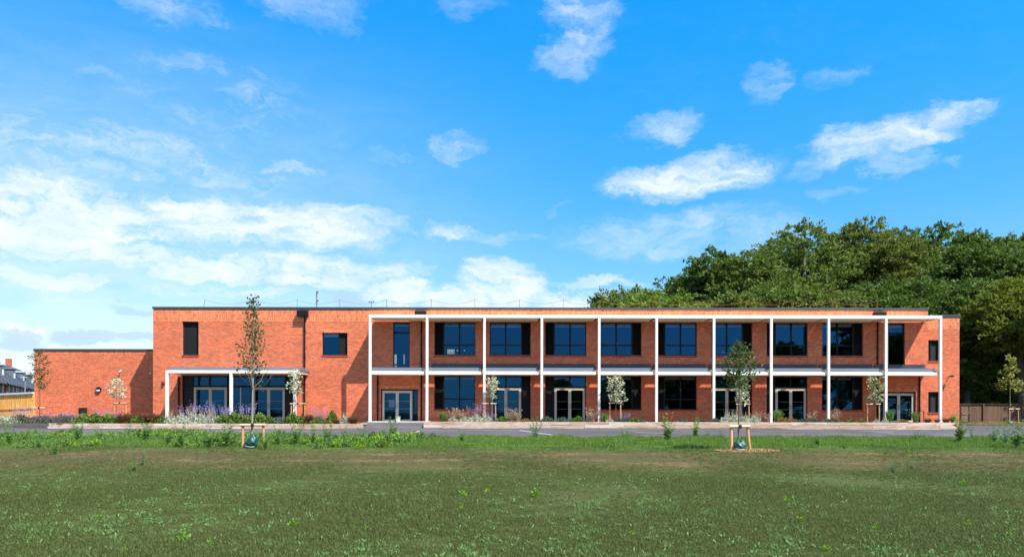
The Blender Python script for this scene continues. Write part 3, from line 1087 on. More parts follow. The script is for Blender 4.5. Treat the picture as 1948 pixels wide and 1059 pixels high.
# ---- canopies: white frame of posts and beams, slabs bay by bay
PY = -2.0
POSTX = [(U(704, PY))] + [U(812.3 + i * 109.06, PY) for i in range(9)] + [U(1788.5, PY)]
PW = .17
BZ0, BZ1 = 7.17, 7.39
cf = MB().box(POSTX[0] - PW / 2, POSTX[-1] + PW / 2, PY - .10, PY + .10, BZ0, BZ1).build('canopy', M['white'], bld, bevel=.006)
for k, x in enumerate(POSTX):
    MB().box(x - PW / 2, x + PW / 2, PY - .095, PY + .095, -.02 if k in (0,) else -.06, BZ0 - .001).build('post', M['white'], cf, bevel=.006)
for k in range(10):
    x0, x1 = POSTX[k] + PW / 2, POSTX[k + 1] - PW / 2
    end_bay = k in (0, 9)
    gap = .14
    xe = x1 - gap
    yb = -.10 if end_bay else -.004
    s = MB().box(x0 - .05, xe, PY + .104, yb, BZ0 + .01, BZ1 - .04)
    s.build('roof_slab', M['soffit'], cf)
    br = MB().box(x1 - .132, x1 + .02, PY + .104, -.006, BZ0 + .02, BZ1 - .05)  # widened to shut out sun slits; dark metal stands in for shade
    br.build('bracket', M['dark_metal'], cf)
    # lower canopy
    LZ0, LZ1 = 3.267, 3.46
    yb2 = -.004 if end_bay else -.60
    e = MB().box(x0 - .02, xe, PY + .0, PY + .14, LZ0, LZ1)
    lc = e.build('lower_canopy', M['white'], bld, bevel=.005)
    MB().box(x0 - .02, xe, PY + .144, yb2, LZ0 + .015, LZ1 + .03).build('roof_slab', M['soffit'], lc)
    MB().box(x0 - .02, xe - .08, PY + .18, yb2 + .0, LZ1 + .034, 3.755).build('fascia', M['fascia'], lc)
    MB().box(x1 - .085, x1 - .01, PY + .06, -.006, LZ0 + .03, 3.62).build('bracket', M['soffit'], lc)
    if 0 < k:
        MB().box(x0 + .02, x1 - .02, -.16, -.003, 3.79, 4.12).build('gutter', M['coping'], lc)

# left canopy
PY2 = -2.6
cl = MB().box(U(315.5, PY2), U(569, PY2), PY2 - .09, PY2 + .09, Zp(709.6, 440, PY2), Zp(704.6, 440, PY2)).build('entrance_canopy', M['white'], bld, bevel=.006)
for x in (318, 439.8, 561):
    MB().box(U(x, PY2) - .095, U(x, PY2) + .095, PY2 - .085, PY2 + .085, -.1, Zp(709.6, 440, PY2) - .001).build('post', M['white'], cl, bevel=.006)
MB().box(U(317, PY2), U(568, PY2), PY2 + .094, -.004, Zp(709.6, 440, PY2) + .01, Zp(704.6, 440, PY2) + .02).build('roof_slab', M['soffit'], cl)
MB().box(U(321, PY2), U(570.5, PY2), PY2 + .14, -.004, Zp(704.6, 440, PY2) + .024, Zp(698, 440, PY2)).build('fascia', M['fascia'], cl, bevel=.01)


def downpipe(px, z0, z1, hopper=None):
    x = U(px, -.08)
    b = MB().tube([(x, -.085, z0), (x, -.085, z1)], .055, 10)
    for z in np.arange(z0 + .8, z1, 1.9):
        b.box(x - .085, x + .085, -.14, -.002, z, z + .06)
    d = b.build('downpipe', M['dark_metal'], bld, smooth=False)
    if hopper:
        xa, xb, za, zb = hopper
        MB().box(xa, xb, -.36, -.006, za, zb).build('hopper', M['dark_metal'], d, bevel=.015)


downpipe(579.3, -.1, Zp(602, 579), (U(566.5), U(587), Zp(602.5, 577), Zp(591, 577)))
downpipe(801.5, -.05, 7.75, (U(789.5), U(811), 7.56, 7.86))
downpipe(1669.5, .0, 7.75, (U(1660), U(1682), 7.56, 7.86))
downpipe(718.5, -.05, 3.25)
downpipe(1749.5, -.05, 3.25)
downpipe(340, -.1, 3.2)
MB().box(XRR + .003, XRR + .28, .3, .75, Zp(620, 1825), Zp(610, 1825)).build('hopper', M['dark_metal'], bld)
MB().tube([(XRR + .1, .5, -.2), (XRR + .1, .5, Zp(620, 1825))], .05, 8).build('downpipe', M['dark_metal'], bld)

# low wing on the left
WYL = 2.5
XW = U(65, WYL)
ZW = 5.33
wing = thing('low_wing', 'low flat-roofed red brick wing left of the two-storey block', 'building', ((XW + XL) / 2, WYL, 0))
MB().box(XW, XL - .003, WYL, 14, -.5, ZW - .15).build('wall', M['brick'], wing)
MB().box(XW + .003, XL - .004, WYL - .004, WYL, ZW - .15 - .225, ZW - .152).build('soldier_course', M['soldier'], wing)
MB().box(XW - .05, XL - .003, WYL - .06, 14.05, ZW - .149, ZW).build('coping', M['coping'], wing, bevel=.008)

# ------------------------------------------------------------------ fittings on walls and roof


def bulkhead():
    x, z = U(188, WYL), Zp(741, 188, WYL)
    t = thing('wall_lamp', 'round black bulkhead lamp on the low wing wall', 'lamp', (x, WYL, z))
    MB().tube([(x, WYL - .01, z), (x, WYL - .12, z)], [.21, .20], 20).build('casing', M['dark_metal'], t)
    b = MB()
    n = 20
    vs = [(x + .15 * math.cos(math.pi + math.pi * k / n), WYL - .125, z + .0 + .15 * math.sin(math.pi + math.pi * k / n)) for k in range(n + 1)]
    b.add(vs + [(x, WYL - .16, z - .05)], [(k, k + 1, n + 1) for k in range(n)] + [(n, 0, n + 1)])
    b.build('lens', M['lens'], t)


bulkhead()


def small_cam(px, py, Y, label):
    x, z = U(px, Y), Zp(py, px, Y)
    t = thing('security_camera', label, 'camera', (x, Y, z), 'security cameras on the walls')
    MB().box(x - .04, x + .04, Y - .04, Y - .003, z - .02, z + .08).build('bracket', M['upvc'], t)
    MB().tube([(x, Y - .05, z + .04), (x, Y - .16, z)], .03, 8).build('arm', M['upvc'], t)
    MB().tube([(x - .07, Y - .20, z - .03), (x + .07, Y - .16, z)], .038, 10).build('body', M['upvc'], t)


small_cam(230, 706, WYL, 'small white security camera high on the low wing above the white-leaved tree')
small_cam(287.5, 709.5, WYL, 'small white security camera in the shaded corner beside the two-storey block')
x, z = U(312), Zp(728, 312)
t = thing('alarm_sounder', 'small red and dark alarm sounder left of the left canopy', 'alarm', (x, 0, z))
MB().tube([(x - .04, -.005, z), (x - .04, -.10, z)], [.13, .11], 14).build('base', M['dark_metal'], t)
MB().tube([(x + .02, -.102, z - .02), (x + .02, -.18, z - .02)], [.09, .05], 14).build('dome', M['red'], t)
x, z = U(1805), Zp(716, 1805)
t = thing('floodlight', 'small dark floodlight on the lit wall near the right corner', 'lamp', (x, 0, z))
MB().tube([(x, -.005, z), (x, -.32, z + .03)], .03, 8).build('arm', M['dark_metal'], t)
MB().box(x - .11, x + .11, -.50, -.30, z - .03, z + .07).build('lamp_head', M['dark_metal'], t, bevel=.01)
x, z = U(154.5, 1.9), Zp(781, 155, 1.9)
t = thing('hose_box', 'small black plastic box standing low against the wing wall', 'box', (x, 2.0, z - .2))
MB().box(x - .23, x + .2, 1.9, 2.4, z - .24, z + .20).build('casing', M['bin'], t, bevel=.05)
MB().box(x - .25, x + .22, 1.87, 2.42, z + .204, z + .24).build('lid', M['bin'], t, bevel=.015)

# safety line along the roof
t = thing('roof_safety_line', 'sagging warning rope strung on thin posts along the flat roof', 'rope barrier', (0, 3.0, 7.85))
RY = 3.0
lpx = [387, 482, 565, 646, 735, 820, 903, 988, 1071]
rpx = [1141, 1242, 1327, 1419, 1506, 1584, 1668]
tops = []
for i, px in enumerate(lpx + rpx):
    x = U(px, RY)
    zt_ = Zp(569, px, RY) if i < 9 else Zp(571, px, RY)
    lean = .16 if i == 0 else 0.0
    MB().tube([(x + lean, RY, 7.6), (x, RY, (7.6 + zt_) / 2 + .2), (x + lean * .8, RY, zt_)], .018 if i < 9 else .022, 6).build('post', M['wire'] if i < 9 else M['orange'], t)
    tops.append((x, zt_ - .05))
for (a, c), i in zip(zip(tops[:-1], tops[1:]), range(20)):
    pts = [(a[0] + (c[0] - a[0]) * s, RY, a[1] + (c[1] - a[1]) * s - 1.2 * s * (1 - s)) for s in np.linspace(0, 1, 12)]
    MB().tube(pts, .009, 5).build('rope', M['wire'] if i < 9 else M['orange'], t)
x0, zb, zt_ = U(602, 4.0), 7.7, Zp(553, 602, 4.0)
t = thing('roof_mast', 'grey steel mast with two red lamps above the left roof', 'mast', (x0, 4, zb))
MB().tube([(x0, 4, zb), (x0, 4, zt_)], .045, 8).build('pole', M['mast'], t)
for py in (556, 572):
    z = Zp(py, 602, 4)
    MB().tube([(x0 + .09, 3.9, z - .06), (x0 + .09, 3.9, z + .06)], .085, 10).build('lamp', M['red'], t)
    MB().box(x0, x0 + .09, 3.93, 3.97, z - .012, z + .012).build('arm', M['mast'], t)
x0 = U(706, 4.0)
t = thing('roof_vane', 'small dark wind sensor on the roof edge beside the mast', 'sensor', (x0, 4, 7.7))
z = Zp(573, 706, 4)
MB().tube([(x0, 4, 7.7), (x0, 4, z)], .018, 6).build('pole', M['dark_metal'], t)
MB().tube([(x0 - .16, 4, z - .10), (x0 + .16, 4, z - .06)], .015, 6).build('crossbar', M['dark_metal'], t)
for s in (-.16, 0, .16):
    MB().tube([(x0 + s, 4, z - .09), (x0 + s, 4, z + .03)], [.05, .02], 8).build('cup', M['dark_metal'], t)

# pot by the entrance door
x = U(757.5, -.6)
t = thing('plant_pot', 'small pale square pot standing before the entrance doors', 'pot', (x, -.6, .006))
b = MB().add([(x - .12, -.72, .006), (x + .12, -.72, .006), (x + .12, -.48, .006), (x - .12, -.48, .006),
              (x - .15, -.75, .30), (x + .15, -.75, .30), (x + .15, -.45, .30), (x - .15, -.45, .30)],
             [(0, 3, 2, 1), (0, 1, 5, 4), (1, 2, 6, 5), (2, 3, 7, 6), (3, 0, 4, 7)])
b.build('body', M['pot'], t)
b = MB()
frame_ring(b, x - .165, x + .165, -.765, -.435, 0, 1, .05)
bb = MB()
for v in range(0, len(b.v)):
    px_, py_, pz_ = b.v[v]
    bb.v.append((px_, pz_ + .0, .295 + .045 * py_))
bb.f = b.f
bb.build('rim', M['pot'], t)
MB().box(x - .13, x + .13, -.73, -.47, .20, .25).build('soil', M['soil'], t)

# ------------------------------------------------------------------ fences
def board_fence(name, label, p0, p1, z0, z1, m, bw, gapw, rails, rail_side, cap=None, group='timber fences', posts=2.4, capm=None, drop=0.0):
    p0, p1 = Vector((*p0, 0)), Vector((*p1, 0))
    d = (p1 - p0)
    L = d.length
    t = thing(name, label, 'fence', (p0.x, p0.y, z0), group, math.atan2(d.y, d.x))
    t.rotation_euler[1] = math.atan2(drop, L)
    # built in local coordinates: x along the fence, y across
    def loc(b, nm, mm, par=None):
        o = b.build(nm, mm)
        o.parent = par or t
        return o
    H = z1 - z0
    b = MB()
    x = 0.0
    while x < L:
        dz = random.uniform(-.012, .006)
        b.box(x, min(x + bw, L), -.012 + random.uniform(-.004, .004), .012, .03, H + dz)
        x += bw + gapw
    loc(b, 'boards', m)
    for rz in rails:
        loc(MB().box(0, L, rail_side * .035 - .022, rail_side * .035 + .022, rz - .05, rz + .05), 'rail', m)
    x = .0
    while x < L + .1:
        loc(MB().box(x - .05, x + .05, -rail_side * .065 - .05, -rail_side * .065 + .05, -.2, H + .02), 'post', m)
        x += posts
    if cap:
        loc(MB().box(-.02, L + .02, -.11, .11, H + .02, H + .02 + cap), 'capping', capm or m)
    return t


board_fence('timber_fence', 'new golden timber fence with pale capping beside the low wing', (U(65, 2.42), 2.42), (U(-34, 3.8), 3.8),
            -.35, 1.95, M['fence_gold'], .13, .05, (1.25, .55), 1, .13, capm=M['zinc'], drop=.16)
board_fence('timber_fence', 'dark brown close-boarded fence at the foot of the wood on the right', (U(1818, 10), 10.0), (U(2010, 10.6), 10.6),
            -.40, Zp(768.5, 1880, 10), M['fence_brown'], .145, .004, (1.0, .4), 1, .03)
board_fence('timber_fence', 'short brown fence return running from the brick corner towards the wood', (U(1829, 5.2), 5.2), (U(1846, 9.9), 9.9),
            -.40, Zp(770, 1830, 7.5), M['fence_brown'], .145, .004, (1.0, .4), -1, .03)

# ------------------------------------------------------------------ houses on the left
def house(label, tpos, width, dormers, chimney, k):
    th = math.atan2(.9, -.43)
    base = Vector((-66, CAMY + 100, 0)) + Vector((math.cos(th), math.sin(th), 0)) * tpos
    t = thing('terraced_house', label, 'house', (base.x, base.y, .0), 'terraced houses beyond the fence', th)

    def loc(b, nm, mm, par=None, **kw):
        o = b.build(nm, mm, None, **kw)
        o.parent = par or t
        return o
    W, Dp, HE, HR = width, 6.2, 4.75, 8.35
    off = -.25 * (k % 2)
    b = MB().box(0, W - .003, off, Dp, 0, HE)
    b.add([(0, off, HE), (0, Dp, HE), (0, Dp / 2, HR - .1), (W - .003, off, HE), (W - .003, Dp, HE), (W - .003, Dp / 2, HR - .1)], [(0, 1, 2), (3, 5, 4)])
    wl = loc(b, 'wall', M['house_brick'])
    ov = .35
    s = (HR - HE) / (Dp / 2)
    b = MB()
    for sgn in (0, 1):
        ys = (off - ov, Dp / 2) if sgn == 0 else (Dp + ov, Dp / 2)
        ze = HE - ov * s
        b.add([(0, ys[0], ze), (W - .003, ys[0], ze), (W - .003, ys[1], HR), (0, ys[1], HR), (0, ys[0], ze + .14), (W - .003, ys[0], ze + .14), (W - .003, ys[1], HR + .14), (0, ys[1], HR + .14)],
              [(0, 1, 2, 3), (7, 6, 5, 4), (0, 4, 5, 1), (1, 5, 6, 2), (2, 6, 7, 3), (3, 7, 4, 0)])
    rf = loc(b, 'roof', M['slate'])
    loc(MB().tube([(0, off - ov - .06, HE - ov * s + .02), (W - .003, off - ov - .06, HE - ov * s + .02)], .07, 6), 'gutter', M['dark_metal'], rf)
    # pale verge strip between roofs
    loc(MB().add([(-.08, off - ov, HE - ov * s + .15), (.10, off - ov, HE - ov * s + .15), (.10, Dp / 2, HR + .17), (-.08, Dp / 2, HR + .17)], [(0, 1, 2, 3)]), 'verge', M['upvc'], rf)
    n = 3
    for i in range(n):
        xc = W * (i + .5) / n
        for (z0, z1) in ((.7, 1.9), (2.85, 4.15)):
            f = MB()
            frame_ring(f, xc - .5, xc + .5, z0, z1, off - .05, off - .003, .08)
            f.box(xc - .035, xc + .035, off - .047, off - .003, z0 + .08, z1 - .08)
            fo = loc(f, 'window', M['upvc'])
            loc(MB().add([(xc - .45, off - .02, z0 + .05), (xc + .45, off - .02, z0 + .05), (xc + .45, off - .02, z1 - .05), (xc - .45, off - .02, z1 - .05)], [(0, 1, 2, 3)]), 'pane', M['house_glass'], fo)
            loc(MB().box(xc - .6, xc + .6, off - .06, off - .003, z1 + .003, z1 + .2), 'lintel', M['concrete'], fo)
    for xc in dormers:
        w = 1.25
        z0, z1, yf = HE + .75, HE + 2.55, .75
        d = loc(MB().box(xc - w, xc + w, yf, Dp / 2, z0, z1), 'dormer', M['dormer'])
        loc(MB().box(xc - w - .18, xc + w + .18, yf - .2, Dp / 2, z1 + .003, z1 + .20), 'dormer_roof', M['zinc'] if k % 2 else M['fascia'], d)
        f = MB()
        frame_ring(f, xc - .75, xc + .75, z0 + .35, z1 - .2, yf - .05, yf - .003, .09)
        f.box(xc - .04, xc + .04, yf - .047, yf - .003, z0 + .44, z1 - .29)
        loc(f, 'window_frame', M['upvc'], d)
        loc(MB().add([(xc - .7, yf - .02, z0 + .4), (xc + .7, yf - .02, z0 + .4), (xc + .7, yf - .02, z1 - .25), (xc - .7, yf - .02, z1 - .25)], [(0, 1, 2, 3)]), 'pane', M['house_glass'], d)
        loc(MB().add([(xc + 1.6, .55, HE + .62), (xc + 2.4, .55, HE + .62), (xc + 2.4, 1.05, HE + 1.06), (xc + 1.6, 1.05, HE + 1.06)], [(0, 1, 2, 3)]), 'rooflight', M['zinc'], rf)
    if chimney:
        ch = loc(MB().box(W * chimney - .75, W * chimney + .75, Dp / 2 - .4, Dp / 2 + .4, HR - .6, HR + 1.35), 'chimney', M['house_brick'], rf)
    return t


HL = ['brick house with slate roof and dormer, cut by the left edge of the photo',
      'brick house with slate roof above the left half of the golden fence',
      'brick house with grey dormer behind the slim street lamp post',
      'farther slate-roofed house carrying the tall brick chimney',
      'farthest brick house with slate roof, half hidden behind the low wing']
for k in range(5):
    house(HL[k], 2 + k * 12.5, 12.5, [4.0] if k else [6.5], (.36 if k == 3 else None), k)
Y = 46.0
x = U(47.5, Y)
t = thing('lamp_post', 'slim grey street lamp post in front of the slate-roofed houses', 'street lamp', (x, Y, -.6))
MB().tube([(x, Y, -.6), (x, Y, Zp(717.5, 47, Y))], [.11, .08], 8).build('pole', M['mast'], t)
MB().box(x - .28, x + .28, Y - .5, Y + .15, Zp(718, 47, Y), Zp(716.5, 47, Y)).build('lamp_head', M['zinc'], t)

# ------------------------------------------------------------------ trees


def big_tree(seed, H, R, base, leaf, m_leaf, n_lobes=13, sprays=80, per=16, leafsz=.30, spike=1.0, label='', group=None, loc=(0, 0, 0), name='broadleaf_tree', flat=1.0):
    """trunk and limbs, and a crown of leafy sprays grown on overlapping lobes"""
    rng = np.random.default_rng(seed)
    t = thing(name, label, 'tree', loc, group)
    ch = H - base
    lobes = []
    tries = 0
    while len(lobes) < n_lobes and tries < 900:
        tries += 1
        u = rng.uniform(0, 1)
        z = base + ch * (.10 + .78 * u)
        prof = math.sin(math.pi * min(1, .22 + .74 * u)) ** .7
        r = R * prof * (rng.uniform(.25, .78) if u < .85 else rng.uniform(0, .35))
        a = rng.uniform(0, 2 * math.pi)
        lr = R * rng.uniform(.30, .46) * (1 - .25 * u)
        p = np.array([r * math.cos(a), r * math.sin(a), z])
        if all(np.linalg.norm(p - q[0]) > .36 * (lr + q[1]) for q in lobes):
            lobes.append((p, lr))
    lobes.append((np.array([0, 0, base + ch * .80]), R * .40))
    lobes.append((np.array([0, 0, base + ch * .45]), R * .50))
    Qs = []
    for (p, lr) in lobes:
        ns = int(sprays * (lr / (R * .4)) ** 2)
        d = rand_dirs(rng, ns)
        d[:, 2] = np.abs(d[:, 2]) * .9 + rng.uniform(-.55, .2, ns)
        d = norm(d)
        c0 = p + d * lr * rng.uniform(.55, 1.02, (ns, 1)) * np.array([1, 1, .85 * flat])
        out = norm(d * np.array([1, 1, .55]) + np.array([0, 0, .35 * spike]) + rng.normal(0, .30, (ns, 3)))
        L = rng.uniform(.7, 1.75, (ns, 1)) * leaf
        s = rng.uniform(0, 1, (ns, per, 1))
        droop = np.zeros((ns, per, 3))
        droop[..., 2] = -(s[..., 0] ** 2) * .35 * L
        side = norm(np.cross(out, np.array([0.0, 0, 1.0])) + 1e-6)
        sp = rng.normal(0, .27, (ns, per, 1)) * L[:, None, :] * (1.1 - s * .7)
        C = c0[:, None, :] + out[:, None, :] * s * L[:, None, :] + side[:, None, :] * sp + droop + rng.normal(0, .10 * leaf, (ns, per, 3))
        C = C.reshape(-1, 3)
        n = len(C)
        ax = norm(np.repeat(out, per, 0) + rng.normal(0, .55, (n, 3)))
        nrm = norm(np.array([0, 0, .55]) + np.repeat(d, per, 0) * .8 + rng.normal(0, .42, (n, 3)))
        sd = norm(np.cross(ax, nrm))
        sz = leafsz * rng.uniform(.55, 1.25, (n, 1))
        Qs.append(leaf_quads(C, ax * sz * .75, sd * sz * .42))
    Q = np.concatenate(Qs)
    b = MB()
    top = base + ch * .78
    b.tube([(0, 0, -.3), (.05, 0, base * .5), (-.05, .05, base), (0, 0, top)], [R * .075, R * .058, R * .05, R * .012], 8)
    for (p, lr) in lobes[:10]:
        z0 = base * .75 + (p[2] - base) * .35
        mid = p * np.array([.5, .5, 0]) + np.array([0, 0, (z0 + p[2]) / 2 - .3])
        b.tube([(0, 0, z0), tuple(mid), tuple(p), tuple(p + norm((p - np.array([0, 0, p[2] - lr]))[None])[0] * lr * .8)], [R * .030, R * .022, R * .013, R * .004], 6)
    o = b.build('trunk', M['bark_dark'], None, smooth=True)
    o.parent = t
    quads_object('crown', Q, m_leaf, t)
    return t


G_W = 'trees of the wood behind the building'
#      px, top y, D, R, crown base, material, label
WOOD = [
    (1160, 556, 92, 4.6, 1.2, 'lf_mid', 'small rounded tree at the left end of the wood, lowest of the skyline'),
    (1208, 539, 96, 3.6, 2.0, 'lf_mid', 'small dark-topped tree second from the left end of the wood'),
    (1232, 551, 84, 4.6, 1.0, 'lf_light', 'bright yellow-green low tree just above the roof coping'),
    (1296, 562, 80, 3.8, 1.0, 'lf_light', 'pale green bushy tree below the dark conical tree'),
    (1352, 466, 98, 6.4, 2.0, 'lf_dark', 'dark green pointed tree rising left of the tallest trees'),
    (1305, 520, 104, 5.2, 2.0, 'lf_dark', 'dark tree on the left slope of the wood'),
    (1432, 468, 94, 6.2, 2.0, 'lf_mid', 'mid green tree with feathery top between the pointed tree and the tallest'),
    (1530, 413, 104, 8.8, 3.0, 'lf_mid', 'tallest broad tree of the wood with rounded top'),
    (1640, 406, 106, 7.6, 3.0, 'lf_olive', 'tall olive-green tree with a single peak right of the tallest tree'),
    (1700, 424, 98, 6.4, 3.0, 'lf_olive', 'olive tree filling the dip between two tall peaks'),
    (1782, 408, 104, 8.0, 3.0, 'lf_dark', 'tall dark broad tree above the lower brick parapet'),
    (1852, 446, 92, 5.6, 8.0, 'lf_dark', 'dark tree on the right shoulder of the wood'),
    (1925, 420, 96, 4.6, 3.0, 'lf_mid', 'thin wispy tree against the sky near the right edge'),
    (1985, 470, 90, 6.0, 8.0, 'lf_mid', 'green tree cut by the right edge of the photo'),
    (1482, 428, 112, 7.5, 2.0, 'lf_mid', 'leafy tree filling the left shoulder of the tallest crowns'),
    (1588, 428, 114, 7.5, 2.0, 'lf_dark', 'dark tree seen between the tallest tree and the olive peak'),
    (1715, 420, 116, 8.0, 2.0, 'lf_mid', 'green tree behind the olive trees in the middle of the wood'),
    (1845, 438, 114, 7.0, 2.0, 'lf_olive', 'olive tree on the skyline right of the tall dark broad tree'),
    (1395, 488, 108, 6.5, 2.0, 'lf_olive', 'olive tree on the skyline right of the pointed dark tree'),
    (1395, 552, 82, 4.6, 1.0, 'lf_olive', 'lower olive tree just behind the roof left of the middle of the wood'),
    (1478, 532, 84, 5.0, 1.0, 'lf_mid', 'lower green tree just behind the roof under the tallest tree'),
    (1568, 540, 82, 4.8, 1.0, 'lf_olive', 'low olive-brown tree just behind the roof right of the tallest tree'),
    (1665, 530, 84, 5.2, 1.0, 'lf_dark', 'low dark tree just behind the roof near the rainwater hopper'),
    (1752, 520, 84, 5.2, 1.0, 'lf_dark', 'dark tree standing right behind the step in the parapet'),
    (1838, 545, 83, 4.6, 7.0, 'lf_dark', 'deep green tree close behind the right brick corner'),
    (1880, 618, 95, 4.5, .3, 'lf_dark', 'shady understorey tree above the brown fence, left one'),
    (1965, 640, 96, 5.0, .3, 'lf_dark', 'shady understorey tree above the brown fence at the right edge'),
    (1942, 548, 77, 4.4, 6.5, 'lf_yellow', 'yellow-green leaning tree over the brown fence at the right edge'),
    (1835, 690, 92, 4.0, .1, 'lf_dark', 'low dark understorey tree in the deep shade behind the brick corner'),
]
for i, (px, py, D, R, base, mm, lab) in enumerate(WOOD):
    Y = CAMY + D
    x = U(px, Y)
    z0 = float(ground_z(x, Y)) + .1
    H = (Zp(py, px, Y) - z0) * 1.03
    R *= 1.28
    big_tree(100 + i, H * .97, R, base, 1.0, M[mm], n_lobes=int(16 + H * .8), sprays=95 if R > 5 else 84, per=26, leafsz=.27 if D > 88 else .235, label=lab, group=G_W,
             loc=(x, Y, z0), spike=1.3 if mm != 'lf_light' else .5)

# the wood goes on to the right of the picture and shades the ground by the brown fence
big_tree(290, 23, 7.6, 1.5, 1.0, M['lf_dark'], n_lobes=22, sprays=70, per=18, leafsz=.34, label='tall dark tree of the wood standing just past the right edge, beside the brown fence', group=G_W, loc=(54, 9, -.4))
big_tree(291, 24, 8.0, 1.5, 1.0, M['lf_mid'], n_lobes=22, sprays=70, per=18, leafsz=.34, label='tall tree of the wood past the right edge, the one farther from the school', group=G_W, loc=(61, 20, -.4))

# trees across the field, behind the photographer: they show in the window glass
for i, (x, y, H, R, mm, lab) in enumerate([
    (9, -101, 6.5, 5.5, 'lf_mid', 'low round tree across the field, reflected in the second classroom doors'),
    (22, -100, 8.5, 7.5, 'lf_mid', 'low green tree across the field, reflected in the middle ground-floor windows'),
    (38, -104, 10.5, 9.0, 'lf_dark', 'dark tree across the field, reflected right of the middle ground-floor doors'),
    (54, -102, 15, 9.5, 'lf_dark', 'tall dark tree across the field, reflected in the right upstairs windows'),
    (69, -100, 22, 11, 'lf_dark', 'tallest tree across the field, reflected in the last upstairs window'),
    (87, -103, 23, 12, 'lf_mid', 'broad tree across the field, reflected in the right stair window'),
]):
    big_tree(300 + i, H, R, .5, 1.3, M[mm], n_lobes=20, sprays=75, per=16, leafsz=.75, label=lab, group='trees across the field', loc=(x, y, -1.0))


def young_tree(seed, H, z0, prof, nb, per, leafsz, m_leaf, m_bark, label, loc, r0=.035, group=None, up=1.1, bare=0.0, name='young_tree', lean=0.0, bunch=.05):
    """staked sapling: stem, rising branches, small leaves in bunches along them"""
    rng = np.random.default_rng(seed)
    t = thing(name, label, 'tree', loc, group)
    b = MB()
    stem = [(lean * s * s * H + .02 * math.sin(5 * s + seed), .02 * math.cos(4 * s + seed), -.1 + (H + .1) * s) for s in np.linspace(0, 1, 9)]
    b.tube(stem, [r0 * (1 - .92 * s) + .003 for s in np.linspace(0, 1, 9)], 7)
    C, A = [], []

    def stem_at(z):
        s = min(1, max(0, (z + .1) / (H + .1)))
        return np.array([lean * s * s * H + .02 * math.sin(5 * s + seed), .02 * math.cos(4 * s + seed), z])
    for k in range(nb):
        f = (k + rng.uniform(0, 1)) / nb
        z = z0 + (H - z0) * f ** 1.05 * .93
        a = k * 2.4 + rng.uniform(-.4, .4)
        L = prof(f) * rng.uniform(.75, 1.2)
        p0 = stem_at(z)
        dz = L * up * rng.uniform(.7, 1.2)
        p1 = p0 + np.array([math.cos(a) * L * .62, math.sin(a) * L * .62, dz * .40])
        p2 = p0 + np.array([math.cos(a) * L, math.sin(a) * L, dz])
        rr = r0 * .33 * (1 - .6 * f)
        b.tube([p0, p1, p2], [rr, rr * .6, .003], 5)
        n = int(per * (.5 + .7 * L / max(.05, prof(.4))))
        if f < bare:
            n = int(n * .12)
        s = rng.uniform(.22, 1.04, (n, 1))
        q = np.where(s < .5, p0 + (p1 - p0) * s * 2, p1 + (p2 - p1) * (s - .5) * 2)
        q = q + rng.normal(0, bunch + .06 * L, (n, 3))
        C.append(q)
        A.append(norm(np.tile(p2 - p0, (n, 1)) / max(L, 1e-3) + rng.normal(0, .8, (n, 3))))
    n = int(per * 1.2)
    s = rng.uniform(.55, 1.0, n)
    C.append(np.stack([stem_at(H * v) for v in s]) + rng.normal(0, .05, (n, 3)))
    A.append(rand_dirs(rng, n))
    C, A = np.concatenate(C), np.concatenate(A)
    nr = rand_dirs(rng, len(C))
    B = norm(np.cross(A, nr))
    sz = leafsz * rng.uniform(.6, 1.3, (len(C), 1))
    o = b.build('trunk', m_bark, None, smooth=True)
    o.parent = t
    quads_object('crown', leaf_quads(C, A * sz * .7, B * sz * .42), m_leaf, t)
    return t


def stake_frame(label, loc, w, h, rpost=.045, lean=0.0, group='timber stake frames holding young trees', m=None):
    t = thing('tree_stake', label, 'tree stake', loc, group)

    def loc_(b, nm, mm):
        o = b.build(nm, mm)
        o.parent = t
        return o
    m = m or M['stake']
    loc_(MB().tube([(-w / 2 + lean * .3, .0, -.2), (-w / 2, 0, h)], rpost, 10), 'post', m)
    loc_(MB().tube([(w / 2 + lean, .0, -.2), (w / 2 - .02, 0, h)], rpost, 10), 'post', m)
    loc_(MB().tube([(-w / 2 - .08, -.05, h + .02), (w / 2 + .06, -.05, h + .03)], rpost * .95, 10), 'crossbar', M['stake_pale'])
    s = MB()
    n = 14
    s.tube([(.06 * math.cos(6.283 * k / n), -.03 + .095 * math.sin(6.283 * k / n), h + .02 + .01 * math.sin(9 * k)) for k in range(n + 1)], .022, 6)
    s.box(-.05, .05, -.125, -.095, h - .05, h + .09)
    loc_(s, 'strap', M['rubber'])
    return t


